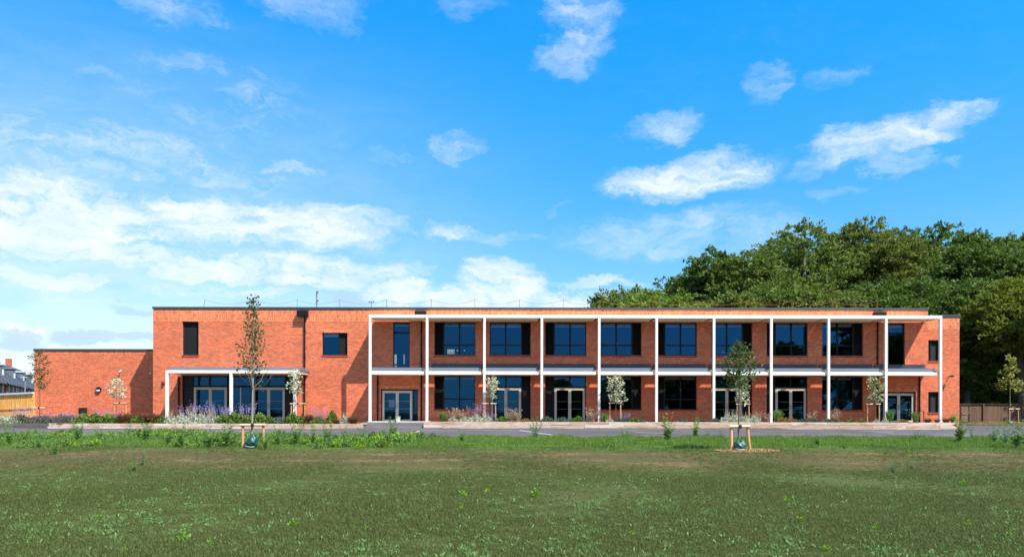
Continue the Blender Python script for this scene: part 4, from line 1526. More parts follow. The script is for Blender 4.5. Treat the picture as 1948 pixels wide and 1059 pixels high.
def water_bag(label, loc, sx, sy, sz, tilt, seed):
    rng = np.random.default_rng(seed)
    t = thing('watering_bag', label, 'watering bag', loc, 'green watering bags')
    bm = bmesh.new()
    bmesh.ops.create_icosphere(bm, subdivisions=4, radius=1)
    ph = rng.uniform(0, 6, 6)
    for v in bm.verts:
        p = v.co.copy()
        f = 1 + .10 * math.sin(4 * p.x + ph[0] + 3 * p.z) + .08 * math.sin(7 * p.y + ph[1] - 4 * p.z) + .05 * math.sin(11 * p.z + 6 * p.x + ph[2]) + .035 * math.sin(17 * p.x + 13 * p.y)
        zz = p.z
        taper = 1.0 - .45 * max(0, zz) ** 1.5
        v.co = Vector((p.x * sx * f * taper + tilt * zz, p.y * sy * f * taper, max(zz, -.80) * sz * f + .78 * sz))
    me = bpy.data.meshes.new('bag')
    bm.to_mesh(me)
    bm.free()
    me.materials.append(M['bag'])
    me.polygons.foreach_set('use_smooth', [True] * len(me.polygons))
    o = bpy.data.objects.new('bag', me)
    COL.objects.link(o)
    o.parent = t
    c = MB().tube([(tilt * .8 + .09 * math.cos(k * .52), .07 * math.sin(k * .52), sz * 1.62) for k in range(13)], .018, 6).build('collar', M['bag'], None)
    c.parent = t
    s = MB().tube([(-sx * .8, -sy * .75, sz * .32), (0, -sy * 1.08, sz * .20), (sx * .6, -sy * .86, sz * .22)], .009, 6).build('strap', M['bag_white'], None)
    s.parent = t
    return t


# two staked trees on the verge
x, y, z = hit_ground(479, 852)
s_ = (y - CAMY) / F
young_tree(11, (852 - 557) * s_, 105 * s_, lambda f: (.66 - .50 * f) if f > .12 else .85, 56, 15, .085, M['lf_young'], M['bark_grey'],
           'tall slim young tree with thin brownish leaves on the left verge', (x + .02, y, z), .045, 'staked young trees on the verge', 1.5, .17)
stake_frame('timber stake frame around the tall slim tree on the left verge', (x + .05, y + .02, z), 40 * s_, 43 * s_, .05, .0)
water_bag('slumped green watering bag at the foot of the tall slim left tree', (x + .02, y - .06, z), .24, .2, .29, .10, 3)
x, y, z = hit_ground(1406, 856)
s_ = (y - CAMY) / F
young_tree(23, (856 - 648) * s_, 112 * s_, lambda f: (.60 * math.sin(math.pi * min(1, .25 + .55 * f)) * (1 - .75 * f ** 2) + .04), 58, 20, .085, M['lf_young_green'], M['bark_brown'],
           'bushy dark green young tree with a thin brown stem on the right verge', (x, y, z), .032, 'staked young trees on the verge', .75)
stake_frame('timber stake frame around the bushy green tree on the right verge', (x + .02, y + .02, z), 32 * s_, 44 * s_, .052, .10)
water_bag('crumpled round green watering bag under the bushy right tree', (x + .01, y - .05, z), .24, .2, .22, .02, 8)
# wood chip spilled round the right tree
b = MB()
rng = np.random.default_rng(5)
Cn = []
for k in range(2600):
    a, r = rng.uniform(0, 6.283), math.sqrt(rng.uniform(0, 1))
    cx, cy = x + .25 + math.cos(a) * r * 1.15, y - .15 + math.sin(a) * r * .95
    Cn.append((cx, cy, float(ground_z(cx, cy)) + rng.uniform(.01, .045)))
Cn = np.array(Cn)
A = norm(rand_dirs(rng, len(Cn)) * np.array([1, 1, .25]))
B_ = norm(np.cross(A, rand_dirs(rng, len(Cn)) * .4 + np.array([0, 0, 1.0])))
o = quads_object('wood_chip_mulch', leaf_quads(Cn, A * .035, B_ * .016), M['mulch'])
tag(o, 'ring of pale wood chip mulch round the right verge tree', 'mulch', None, 'stuff')

# small trees in the beds
G_B = 'small staked trees in the planting beds'


def bed_tree(seed, px, top, bottom, rpx, base_y, Yw, mm, mb, label, stk, slab, dens=70, shape='round', leafsz=.12):
    s = (Yw - CAMY) / F
    zt, zb = Zp(top, px, Yw), Zp(bottom, px, Yw)
    z0 = Zp(base_y, px, Yw)
    H = zt - z0
    R = rpx * s * .86
    H -= .12
    if shape == 'round':
        prof = lambda f: R * (.55 + .45 * math.sin(math.pi * min(1, .25 + .7 * f)))
    else:
        prof = lambda f: R * (1.0 - .75 * f)
    young_tree(seed, H, zb - z0 - .05, prof, 20, int(dens * .78), leafsz, M[mm], M[mb], label, (U(px, Yw), Yw, z0), .022, G_B, .5, bunch=.05)
    if stk:
        xa, xb, yt = stk
        stake_frame(slab, (U((xa + xb) / 2, Yw), Yw, z0), (xb - xa) * s, (base_y - yt) * s, .038, 0)


bed_tree(31, 75, 662, 742, 21, 793, -.6, 'lf_young', 'bark_brown', 'slender green tree in front of the left end of the low wing', (80 - 14, 84, 776), 'stake frame of the slender tree at the left end of the low wing', 46, 'round', .10)
bed_tree(32, 222, 717, 757, 18, 796, -.4, 'lf_pear', 'bark_brown', 'small white-leaved tree in front of the low wing wall', (217, 240, 767), 'stake frame of the white-leaved tree before the low wing', 20, 'round', .12)
bed_tree(33, 561, 698, 748, 17, 798, -3.0, 'lf_pear', 'bark_brown', 'small white-leaved tree at the right post of the left canopy', (554, 580, 768), 'stake frame beside the right post of the left canopy', 16, 'round', .12)
bed_tree(34, 936, 713, 757, 14, 801, -2.9, 'lf_pear', 'bark_brown', 'white-leaved lollipop tree beside the third tall white post', (920, 943, 768), 'stake frame beside the third tall white post', 26, 'round', .12)
bed_tree(35, 1172, 711, 768, 22, 801, -2.9, 'lf_pear', 'bark_brown', 'fullest white-leaved tree, before the ground-floor window right of the fifth post', (1160, 1181, 767), 'stake frame of the fullest white-leaved tree in the middle', 30, 'round', .12)
bed_tree(36, 1410, 713, 766, 18, 803, -2.7, 'lf_pear', 'bark_brown', 'white-leaved tree hidden behind the bushy verge tree', (1402, 1425, 769), 'stake frame half hidden behind the bushy verge tree', 28, 'round', .12)
bed_tree(37, 1665, 712, 766, 18, 803, -2.7, 'lf_pear_green', 'bark_brown', 'pale green and white tree beside the last but one tall post', (1650, 1673, 769), 'stake frame beside the last but one tall post', 28, 'round', .12)
bed_tree(38, 1921, 668, 745, 27, 804, 7.0, 'lf_lime', 'bark_grey', 'lime green young tree in front of the brown fence on the right', (1920.5, 1937.5, 778), 'stake frame of the lime green tree by the brown fence', 44, 'cone', .14)
x = U(1921, 6.8)
water_bag('small dark green watering bag below the lime green tree', (x + .1, 6.8, -.36), .3, .2, .24, -.1, 12)
x = U(1757, -1.2)
t = thing('short_stake', 'short bare timber stake at the wall left of the last tall post', 'tree stake', (x, -1.2, 0))
MB().tube([(x, -1.2, -.1), (x, -1.2, .85)], .04, 8).build('post', M['stake'], t)
MB().tube([(x - .22, -1.24, .84), (x + .06, -1.24, .85)], .03, 8).build('crossbar', M['stake_pale'], t)

# ------------------------------------------------------------------ plants of the beds


def mound(rng, n, R, H, size, upright=.4, shell=.55):
    d = rand_dirs(rng, n)
    d[:, 2] = np.abs(d[:, 2])
    r = rng.uniform(shell, 1.0, (n, 1)) * (1 + .18 * np.sin(d[:, :1] * 5 + 1) * np.cos(d[:, 1:2] * 6))
    C = d * r * np.array([R, R, H])
    A = norm(d * (1 - upright) + np.array([0, 0, upright]) + rng.normal(0, .35, (n, 3)))
    B = norm(np.cross(A, rand_dirs(rng, n)))
    s = size * rng.uniform(.6, 1.3, (n, 1))
    return C, A, B, s


def blades(rng, n, R, H, width, splay=.5, seg=2):
    """arching blades from a tuft, each of seg quads; returns quads"""
    a = rng.uniform(0, 2 * math.pi, n)
    r0 = R * .35 * np.sqrt(rng.uniform(0, 1, n))
    base = np.stack([r0 * np.cos(a), r0 * np.sin(a), np.zeros(n)], 1)
    L = H * rng.uniform(.6, 1.1, n)
    out = np.stack([np.cos(a), np.sin(a), np.zeros(n)], 1)
    lean = splay * rng.uniform(.2, 1.1, n)
    side = np.stack([-np.sin(a), np.cos(a), np.zeros(n)], 1)
    rot = rng.uniform(-1, 1, (n, 1))
    side = norm(side + out * rot)
    Q = []
    P = [base]
    for k in range(1, seg + 1):
        s = k / seg
        P.append(base + out * (L * lean * s ** 1.6)[:, None] + np.array([0, 0, 1.0]) * (L * s * (1 - .25 * lean * s))[:, None])
    for k in range(seg):
        w0 = width * (1 - .8 * k / seg) / 2
        w1 = width * (1 - .8 * (k + 1) / seg) / 2
        Q.append(np.stack([P[k] - side * w0, P[k] + side * w0, P[k + 1] + side * w1, P[k + 1] - side * w1], 1))
    return np.concatenate(Q)


def spikes(rng, n, R, z0, H, size, per=14, thick=.022):
    """flower spikes: bunches of small petals up a stalk"""
    a = rng.uniform(0, 6.283, n)
    r = R * np.sqrt(rng.uniform(0, 1, n))
    tilt = .35 * r / max(R, 1e-6)
    Cs = []
    for k in range(n):
        s = rng.uniform(.25, 1, (per, 1))
        d = np.array([math.cos(a[k]) * tilt[k], math.sin(a[k]) * tilt[k], 1.0])
        h = H * rng.uniform(.65, 1.1)
        Cs.append(np.array([math.cos(a[k]) * r[k], math.sin(a[k]) * r[k], z0]) + d * s * h + rng.normal(0, thick, (per, 3)))
    C = np.concatenate(Cs)
    A = norm(rand_dirs(rng, len(C)) + np.array([0, 0, .6]))
    B = norm(np.cross(A, rand_dirs(rng, len(C))))
    return leaf_quads(C, A * size, B * size * .55)


def species(kind, seed):
    rng = np.random.default_rng(seed)
    parts = []
    if kind == 'russian_sage':
        C, A, B, s = mound(rng, 420, .42, .45, .07, .6)
        parts = [('foliage', leaf_quads(C, A * s, B * s * .35), M['lf_bluegreen']), ('flowers', spikes(rng, 32, .38, .35, .55, .022, 13), M['fl_purple'])]
    elif kind == 'silver_shrub':
        C, A, B, s = mound(rng, 520, .45, .42, .05, .5)
        parts = [('foliage', leaf_quads(C, A * s, B * s * .4), M['lf_silver']), ('plumes', blades(rng, 26, .4, .72, .03, .35, 2), M['lf_straw'])]
    elif kind == 'lavender':
        C, A, B, s = mound(rng, 800, .48, .42, .06, .75)
        parts = [('foliage', leaf_quads(C, A * s, B * s * .3), M['lf_lavender']), ('flowers', spikes(rng, 22, .42, .36, .16, .018, 6), M['fl_purple'])]
    elif kind == 'rust_sedge':
        parts = [('foliage', blades(rng, 420, .5, .55, .028, .75, 3), M['lf_rust'])]
    elif kind == 'feather_grass':
        parts = [('foliage', blades(rng, 190, .3, .55, .024, .5, 3), M['lf_straw']), ('plumes', spikes(rng, 16, .25, .35, .45, .030, 9), M['lf_straw'])]
    elif kind == 'green_shrub':
        C, A, B, s = mound(rng, 620, .45, .45, .075, .35)
        parts = [('foliage', leaf_quads(C, A * s, B * s * .55), M['lf_shrub'])]
    elif kind == 'upright_shrub':
        parts = [('foliage', np.concatenate([blades(rng, 260, .32, .75, .035, .28, 3), spikes(rng, 30, .2, .1, .6, .035, 12)]), M['lf_weed'])]
    elif kind == 'catmint':
        C, A, B, s = mound(rng, 460, .38, .26, .055, .4)
        parts = [('foliage', leaf_quads(C, A * s, B * s * .45), M['lf_bluegreen'])]
    elif kind == 'clipped_ball':
        C, A, B, s = mound(rng, 700, .3, .55, .05, .2, .8)
        parts = [('foliage', leaf_quads(C, A * s, B * s * .6), M['lf_shrub'])]
    elif kind == 'dry_shrub':
        C, A, B, s = mound(rng, 420, .4, .25, .06, .5)
        parts = [('foliage', leaf_quads(C, A * s, B * s * .4), M['lf_orange'])]
    elif kind == 'tall_weed':
        b = MB()
        Qs = []
        for k in range(8):
            a = rng.uniform(0, 6.283)
            l = rng.uniform(.08, .40)
            h = rng.uniform(.5, 1.0)
            p = [np.array([math.cos(a) * l * s ** 1.4, math.sin(a) * l * s ** 1.4, h * s]) for s in np.linspace(0, 1, 5)]
            b.tube(p, [.012, .010, .008, .006, .003], 4, False)
            n = 46
            s = rng.uniform(.08, 1.0, n)
            idx = np.clip((s * 4).astype(int), 0, 3)
            fr = (s * 4 - idx)[:, None]
            P = np.array(p)
            C = P[idx] * (1 - fr) + P[idx + 1] * fr
            d = rand_dirs(rng, n)
            d[:, 2] = .35 + .3 * d[:, 2]
            d = norm(d)
            sz = (.045 * (1.15 - s) + .032)[:, None] * rng.uniform(.7, 1.3, (n, 1))
            Qs.append(leaf_quads(C + d * sz * .9, d * sz, norm(np.cross(d, rand_dirs(rng, n))) * sz * .27))
        parts = [('foliage', np.concatenate(Qs), M['lf_weed'])]
    elif kind == 'grey_weed':
        Qs = []
        for k in range(9):
            a, l, h = rng.uniform(0, 6.283), rng.uniform(.1, .42), rng.uniform(.5, 1.0)
            n = 46
            s = rng.uniform(.1, 1.0, n)
            C = np.stack([math.cos(a) * l * s, math.sin(a) * l * s, h * s], 1)
            d = norm(rand_dirs(rng, n) + np.array([0, 0, .4]))
            sz = (.05 * (1.2 - .6 * s))[:, None] * rng.uniform(.6, 1.3, (n, 1))
            Qs.append(leaf_quads(C + d * sz, d * sz, norm(np.cross(d, rand_dirs(rng, n))) * sz * .3))
            Qs.append(np.stack([np.array([[0, 0, 0]]), np.array([[.01, 0, 0]]), np.array([[math.cos(a) * l + .005, math.sin(a) * l, h]]), np.array([[math.cos(a) * l, math.sin(a) * l, h]])], 1))
        parts = [('foliage', np.concatenate(Qs), M['lf_weed_blue'])]
    elif kind == 'leafy_weed':
        C, A, B, sz = mound(rng, 110, .085, .13, .026, .35, .25)
        parts = [('foliage', leaf_quads(C, A * sz, B * sz * .5), M['lf_bright'])]
    return parts


PROTO = {}


def plant(kind, var, loc, scale, rz, label, cat, group, sz=1.0):
    key = (kind, var)
    if key not in PROTO:
        parts = species(kind, hash_seed(kind) + var * 17)
        PROTO[key] = [quads_object(nm, Q, m, None, link=False) for nm, Q, m in parts]
    ps = PROTO[key]
    if len(ps) == 1:
        o = ps[0].copy()
        o.name = kind
        COL.objects.link(o)
        o.location = loc
        o.scale = (scale, scale, scale * sz)
        o.rotation_euler = (0, 0, rz)
        return tag(o, label, cat, group)
    t = thing(kind, label, cat, loc, group, rz)
    t.scale = (scale, scale, scale * sz)
    for p in ps:
        c = p.copy()
        COL.objects.link(c)
        c.parent = t
    return t


def hash_seed(s):
    return sum(ord(c) * (i + 3) for i, c in enumerate(s)) % 9973


SPEC = {'russian_sage': ('purple-spiked Russian sage', 'shrub'), 'silver_shrub': ('silvery shrub with straw plumes', 'shrub'), 'lavender': ('dark grey lavender mound', 'lavender'),
        'rust_sedge': ('rust-brown sedge tuft', 'grass tuft'), 'feather_grass': ('straw-coloured feather grass', 'grass tuft'), 'green_shrub': ('leafy green shrub', 'shrub'),
        'upright_shrub': ('upright bright green bush', 'bush'), 'catmint': ('low blue-green catmint', 'plant'), 'clipped_ball': ('clipped green ball shrub', 'shrub'),
        'dry_shrub': ('low dry orange plant', 'plant')}
# species, px, distance of the plant in front of the wall, scale, what tells it apart
BEDS = [
    ('silver_shrub', 4, -3.9, .9, 'at the left edge of the photo by the dark sleepers'), ('silver_shrub', 22, -4.0, .9, 'beyond the dark sleepers, below the golden fence'),
    ('russian_sage', 40, -3.6, .95, 'in front of the golden fence'), ('lavender', 66, -4.0, .9, 'at the left corner of the low wing'),
    ('lavender', 84, -4.1, .95, 'under the slender tree of the low wing'), ('lavender', 102, -4.0, 1.0, 'third from the left corner of the low wing'),
    ('lavender', 120, -4.1, .95, 'two plants left of the black box'), ('lavender', 138, -4.0, 1.0, 'just left of the black box'),
    ('green_shrub', 160, -4.0, .9, 'just right of the black box'), ('green_shrub', 178, -3.8, 1.0, 'below the round wall lamp'),
    ('russian_sage', 192, -2.8, .9, 'right below the round wall lamp'), ('green_shrub', 206, -3.9, 1.0, 'left of the white-leaved tree of the low wing'),
    ('russian_sage', 222, -3.2, .75, 'at the foot of the white-leaved tree of the low wing'), ('green_shrub', 243, -3.0, 1.1, 'in the sun right of the stake of the low wing tree'),
    ('rust_sedge', 236, -4.1, .9, 'before the stake of the low wing tree'), ('green_shrub', 262, -4.1, .7, 'at the shaded corner of the low wing'),
    ('rust_sedge', 276, -3.8, 1.0, 'in front of the shaded corner of the wing'), ('rust_sedge', 294, -3.9, 1.0, 'at the left edge of the two-storey block'),
    ('green_shrub', 310, -4.0, .8, 'left of the left canopy post'), ('silver_shrub', 324, -3.9, 1.0, 'at the left post of the left canopy'),
    ('silver_shrub', 344, -4.0, 1.1, 'below the solid panel of the glazed hall'), ('silver_shrub', 364, -4.0, 1.1, 'before the left doors of the hall, left one'),
    ('silver_shrub', 384, -4.0, 1.1, 'before the left doors of the hall, right one'), ('silver_shrub', 404, -4.1, 1.0, 'before the meeting of the left hall doors'),
    ('russian_sage', 358, -3.2, 1.05, 'behind the silver shrubs, leftmost under the canopy'), ('russian_sage', 384, -3.2, 1.1, 'behind the silver shrubs, middle one under the canopy'),
    ('russian_sage', 425, -3.5, 1.15, 'left of the middle post of the left canopy'), ('russian_sage', 440, -3.4, .85, 'at the foot of the middle canopy post'),
    ('green_shrub', 424, -4.1, .85, 'below the sage left of the middle post'), ('green_shrub', 447, -3.9, 1.0, 'right of the middle post of the left canopy'),
    ('russian_sage', 468, -3.3, .95, 'left of the tall slim verge tree'), ('green_shrub', 466, -4.0, .9, 'below the sage left of the tall slim verge tree'),
    ('green_shrub', 495, -3.9, 1.1, 'right of the tall slim verge tree'), ('green_shrub', 512, -4.0, .8, 'before the right hall doors'),
    ('catmint', 525, -4.0, 1.1, 'before the right leaf of the hall doors'), ('lavender', 538, -3.8, .8, 'at the right jamb of the hall doors'),
    ('green_shrub', 558, -3.9, 1.1, 'below the white-leaved tree of the left canopy'), ('rust_sedge', 584, -3.9, .9, 'right of the stake by the left canopy'),
    ('russian_sage', 607, -3.5, .95, 'below the small square window'), ('green_shrub', 600, -4.1, .6, 'below the sage under the square window'),
    ('clipped_ball', 632, -3.9, .95, 'between the sage and the end of the left bed'), ('silver_shrub', 656, -3.9, .85, 'near the end of the left bed'),
    ('rust_sedge', 672, -4.0, .75, 'at the end of the left bed by the path'), ('rust_sedge', 642, -4.1, .6, 'right of the clipped ball'),
    # right bed
    ('upright_shrub', 843, -3.8, .85, 'at the left end of the right bed'), ('feather_grass', 862, -3.6, 1.0, 'below the first classroom window, left one'),
    ('silver_shrub', 862, -4.1, .7, 'along the sleepers below the first classroom window'), ('feather_grass', 880, -3.6, 1.0, 'below the first classroom window, right one'),
    ('silver_shrub', 884, -4.1, .8, 'along the sleepers left of the tall purple sage'), ('russian_sage', 906, -3.5, 1.1, 'left of the third tall white post'),
    ('silver_shrub', 905, -4.1, .95, 'in front of the tall purple sage'), ('silver_shrub', 925, -4.1, .9, 'at the foot of the third tall white post'),
    ('russian_sage', 936, -3.3, .65, 'under the lollipop tree'), ('green_shrub', 956, -3.9, .75, 'right of the lollipop tree'),
    ('feather_grass', 972, -3.8, .95, 'before the first pair of classroom doors, left one'), ('feather_grass', 984, -3.8, .95, 'before the first pair of classroom doors, right one'),
    ('dry_shrub', 1000, -3.9, .95, 'left of the fourth tall white post'), ('catmint', 1040, -3.9, 1.1, 'at the fourth tall white post'),
    ('catmint', 1070, -3.8, 1.1, 'before the second pair of classroom doors, left one'), ('catmint', 1086, -3.9, .9, 'before the second pair of classroom doors, right one'),
    ('green_shrub', 1100, -3.7, .7, 'at the right jamb of the second classroom doors'), ('catmint', 1118, -3.9, .9, 'left of the fifth tall white post'),
    ('feather_grass', 1126, -3.5, 1.1, 'beside the fifth tall white post'), ('upright_shrub', 1150, -3.6, .65, 'right of the fifth tall white post'),
    ('silver_shrub', 1160, -4.1, .55, 'below the fullest white-leaved tree'), ('catmint', 1178, -4.0, .9, 'at the stake of the fullest white-leaved tree'),
    ('russian_sage', 1190, -3.6, .75, 'right of the fullest white-leaved tree'), ('green_shrub', 1208, -3.9, .6, 'left of the sixth tall white post'),
    ('catmint', 1222, -4.0, .7, 'near the sixth tall white post'), ('catmint', 1300, -3.8, .9, 'below the fifth ground-floor window, left one'),
    ('catmint', 1336, -3.9, .8, 'below the fifth ground-floor window, right one'), ('catmint', 1360, -3.9, .9, 'at the seventh tall white post'),
    ('silver_shrub', 1386, -4.0, 1.05, 'left of the thin stem of the bushy verge tree'), ('silver_shrub', 1398, -3.7, 1.1, 'behind the thin stem of the bushy verge tree'),
    ('silver_shrub', 1418, -4.0, .95, 'right of the stem of the bushy verge tree'), ('silver_shrub', 1436, -4.1, .85, 'before the pier right of the bushy verge tree'),
    ('feather_grass', 1442, -3.7, .8, 'against the pier right of the bushy verge tree'), ('feather_grass', 1460, -4.0, .65, 'at the eighth tall white post'),
    ('upright_shrub', 1480, -3.8, .95, 'before the left leaf of the last classroom doors'), ('dry_shrub', 1490, -4.0, 1.1, 'before the last classroom doors, left one'),
    ('dry_shrub', 1506, -4.0, .9, 'before the last classroom doors, right one'), ('catmint', 1512, -4.1, .8, 'right of the dry plants at the last classroom doors'),
    ('catmint', 1530, -4.0, .9, 'at the right jamb of the last classroom doors'), ('catmint', 1551, -4.1, .85, 'left of the ninth tall white post'),
    ('feather_grass', 1545, -3.6, .9, 'before the pier left of the ninth tall white post'), ('catmint', 1574, -4.1, .9, 'at the ninth tall white post'),
    ('feather_grass', 1590, -3.7, 1.0, 'right of the ninth tall white post'), ('catmint', 1593, -4.2, .8, 'before the feather grass right of the ninth post'),
    ('green_shrub', 1620, -3.9, .65, 'below the last classroom window, left one'), ('green_shrub', 1640, -4.0, .5, 'below the last classroom window, right one'),
    ('silver_shrub', 1668, -4.1, .5, 'below the pale green and white tree'), ('silver_shrub', 1684, -4.1, .5, 'at the foot of the tenth tall white post'),
    ('upright_shrub', 1692, -3.7, 1.0, 'climbing beside the tenth tall white post'), ('dry_shrub', 1718, -3.9, .8, 'before the right entrance doors'),
    ('upright_shrub', 1741, -3.7, .85, 'at the right jamb of the right entrance doors'), ('rust_sedge', 1765, -4.0, .55, 'below the small lower window on the right'),
    ('rust_sedge', 1783, -4.0, .5, 'at the foot of the last tall white post'), ('rust_sedge', 1800, -4.1, .6, 'near the right end of the right bed'),
    ('upright_shrub', 1812, -4.0, .6, 'at the right end of the right bed'),
]
random.seed(21)
for i, (k, px, Yp, s, where) in enumerate(BEDS):
    zt_ = (LB_TOP if px < 700 else RB_TOP) - .05
    nm, cat = SPEC[k]
    plant(k, i % 2, (U(px, Yp), Yp, zt_), s * (1.42 if px < 700 else 1.2) * random.uniform(.92, 1.08), random.uniform(0, 6.28), nm + ' ' + where, cat, 'plants in the beds along the building', random.uniform(.9, 1.1))

# tall weeds on the verge and field: px, base y, height px, kind, what tells it apart
WEEDS = [
    (18, 846, 44, 'tall_weed', 'at the left edge of the photo'), (47, 842, 28, 'tall_weed', 'below the left end of the golden fence'), (78, 839, 28, 'grey_weed', 'below the corner of the low wing'),
    (104, 864, 36, 'tall_weed', 'standing forward on the bank, leftmost'), (150, 840, 48, 'tall_weed', 'before the road below the black box'), (190, 840, 32, 'tall_weed', 'below the round wall lamp'),
    (245, 838, 34, 'grey_weed', 'below the shaded corner of the low wing'), (277, 838, 42, 'tall_weed', 'slim one below the left edge of the two-storey block'), (272, 884, 34, 'grey_weed', 'straggling on the bare bank at the left'),
    (254, 896, 22, 'tall_weed', 'lowest on the bank at the left'), (320, 848, 38, 'tall_weed', 'below the left post of the left canopy'), (345, 850, 44, 'tall_weed', 'below the left hall doors'),
    (372, 848, 36, 'tall_weed', 'before the meeting of the left hall doors'), (398, 852, 44, 'tall_weed', 'two plants left of the left stake frame'), (430, 850, 54, 'tall_weed', 'tallest, left of the left stake frame'),
    (505, 855, 34, 'tall_weed', 'inside the right side of the left stake frame'), (530, 848, 40, 'tall_weed', 'right of the left stake frame'), (564, 846, 52, 'tall_weed', 'below the right post of the left canopy'),
    (598, 846, 40, 'tall_weed', 'below the downpipe of the left block'), (624, 843, 44, 'tall_weed', 'below the small square window'), (655, 843, 34, 'tall_weed', 'near the end of the left bed'),
    (690, 838, 30, 'grey_weed', 'at the left side of the entrance path'), (745, 834, 42, 'tall_weed', 'lone one before the entrance doors'), (728, 836, 26, 'tall_weed', 'short one left of the entrance doors'),
    (805, 842, 18, 'tall_weed', 'small, at the left end of the right bed'), (880, 840, 24, 'tall_weed', 'below the first classroom window'), (1017, 834, 46, 'grey_weed', 'slim one before the white road line'),
    (1155, 834, 15, 'tall_weed', 'tiny yellowish one left of the fullest white-leaved tree'), (1188, 834, 25, 'grey_weed', 'right of the fullest white-leaved tree'), (1270, 840, 54, 'tall_weed', 'biggest and bushiest, before the sixth post'),
    (1323, 834, 42, 'tall_weed', 'left of the bushy verge tree'), (1346, 833, 16, 'tall_weed', 'small one left of the right stake frame'), (1372, 834, 22, 'grey_weed', 'just left of the right stake frame'),
    (1556, 848, 28, 'tall_weed', 'on the verge below the ninth tall post'), (1606, 853, 12, 'tall_weed', 'small one on the verge below the last classroom window'), (1741, 838, 24, 'grey_weed', 'at the road edge before the right entrance'),
    (1698, 901, 30, 'grey_weed', 'standing alone on the bank at the right'), (1735, 892, 22, 'grey_weed', 'thin one right of the lone bank weed'), (1826, 842, 58, 'tall_weed', 'below the right brick corner'),
    (1850, 838, 30, 'grey_weed', 'right of the brick corner'), (1893, 842, 44, 'grey_weed', 'before the brown fence'), (1912, 846, 40, 'grey_weed', 'below the lime green tree'),
    (1934, 852, 56, 'tall_weed', 'tall leafy one at the right edge'), (1948, 848, 40, 'grey_weed', 'cut by the right edge of the photo'),
]
WN = {'tall_weed': 'tall green weed', 'grey_weed': 'wispy grey-green weed', 'leafy_weed': 'small bright leafy weed'}
for i, (px, py, hpx, k, where) in enumerate(WEEDS):
    x, y, z = hit_ground(px, py)
    s = hpx * (y - CAMY) / F * 1.05
    wide = 1.25 if hpx < 30 else 1.0
    o = plant(k, i % 3, (x, y, z - .02), s * wide, random.uniform(0, 6.28), WN[k] + ' ' + where, 'weed', 'weeds along the verge', 1 / wide)
LEAFY = [(558, 1003, 20, 'largest of the left field'), (349, 1028, 24, 'low at the left'), (400, 1036, 14, 'right of the low left one'), (238, 1052, 14, 'at the bottom edge on the left'),
         (879, 943, 16, 'in the middle of the field, upper one'), (877, 970, 14, 'in the middle of the field, lower one'), (1018, 943, 18, 'right of the middle of the field'), (928, 937, 12, 'near the middle of the field'),
         (1669, 1012, 18, 'lower right part of the field'), (1523, 992, 14, 'left of the lower right one'), (1496, 953, 12, 'halfway up the right field'), (1842, 1002, 14, 'towards the right edge'),
         (1922, 1022, 14, 'near the right edge at the bottom'), (1573, 1048, 16, 'at the bottom edge on the right'), (1606, 850, 12, 'on the green verge at the right'), (1834, 922, 12, 'high on the right field'),
         (1452, 925, 10, 'high on the middle right field'), (190, 985, 10, 'on the left field by a grass tuft'), (700, 1010, 12, 'left of the middle at the bottom'), (1200, 1020, 14, 'right of the middle at the bottom')]
for i, (px, py, hpx, where) in enumerate(LEAFY):
    x, y, z = hit_ground(px, py)
    s = hpx * (y - CAMY) / F / .15
    plant('leafy_weed', i % 3, (x, y, z), s, random.uniform(0, 6.28), 'small bright leafy weed ' + where, 'weed', 'leafy weeds in the field')

# ------------------------------------------------------------------ grass and ground cover (nobody could count it)


def scatter(name, label, pts, scl, protos, cat='grass'):
    col = bpy.data.collections.new(name + '_kinds')
    for p in protos:
        col.objects.link(p)
    n = len(pts)
    me = bpy.data.meshes.new(name)
    me.vertices.add(n)
    me.vertices.foreach_set('co', np.asarray(pts, np.float32).reshape(-1))
    a = me.attributes.new('sc', 'FLOAT', 'POINT')
    a.data.foreach_set('value', np.asarray(scl, np.float32))
    o = bpy.data.objects.new(name, me)
    COL.objects.link(o)
    ng = bpy.data.node_groups.new(name + '_nodes', 'GeometryNodeTree')
    ng.interface.new_socket('Geometry', in_out='INPUT', socket_type='NodeSocketGeometry')
    ng.interface.new_socket('Geometry', in_out='OUTPUT', socket_type='NodeSocketGeometry')
    N = ng.nodes
    L = ng.links
    gi, go = N.new('NodeGroupInput'), N.new('NodeGroupOutput')
    ip = N.new('GeometryNodeInstanceOnPoints')
    ci = N.new('GeometryNodeCollectionInfo')
    ci.inputs['Collection'].default_value = col
    ci.inputs['Separate Children'].default_value = True
    ci.inputs['Reset Children'].default_value = True
    na = N.new('GeometryNodeInputNamedAttribute')
    na.data_type = 'FLOAT'
    na.inputs['Name'].default_value = 'sc'
    rv = N.new('FunctionNodeRandomValue')
    rv.data_type = 'FLOAT_VECTOR'
    rv.inputs[0].default_value = (-.12, -.12, 0)
    rv.inputs[1].default_value = (.12, .12, 6.283)
    ri = N.new('FunctionNodeRandomValue')
    ri.data_type = 'INT'
    ri.inputs[4].default_value = 0
    ri.inputs[5].default_value = len(protos) - 1
    ri.inputs['Seed'].default_value = 5
    L.new(gi.outputs[0], ip.inputs['Points'])
    L.new(ci.outputs[0], ip.inputs['Instance'])
    ip.inputs['Pick Instance'].default_value = True
    L.new(ri.outputs[2], ip.inputs['Instance Index'])
    L.new(rv.outputs[0], ip.inputs['Rotation'])
    L.new([s for s in na.outputs if s.enabled][0], ip.inputs['Scale'])
    L.new(ip.outputs[0], go.inputs[0])
    md = o.modifiers.new('scatter', 'NODES')
    md.node_group = ng
    tag(o, label, cat, None, 'stuff')
    return o


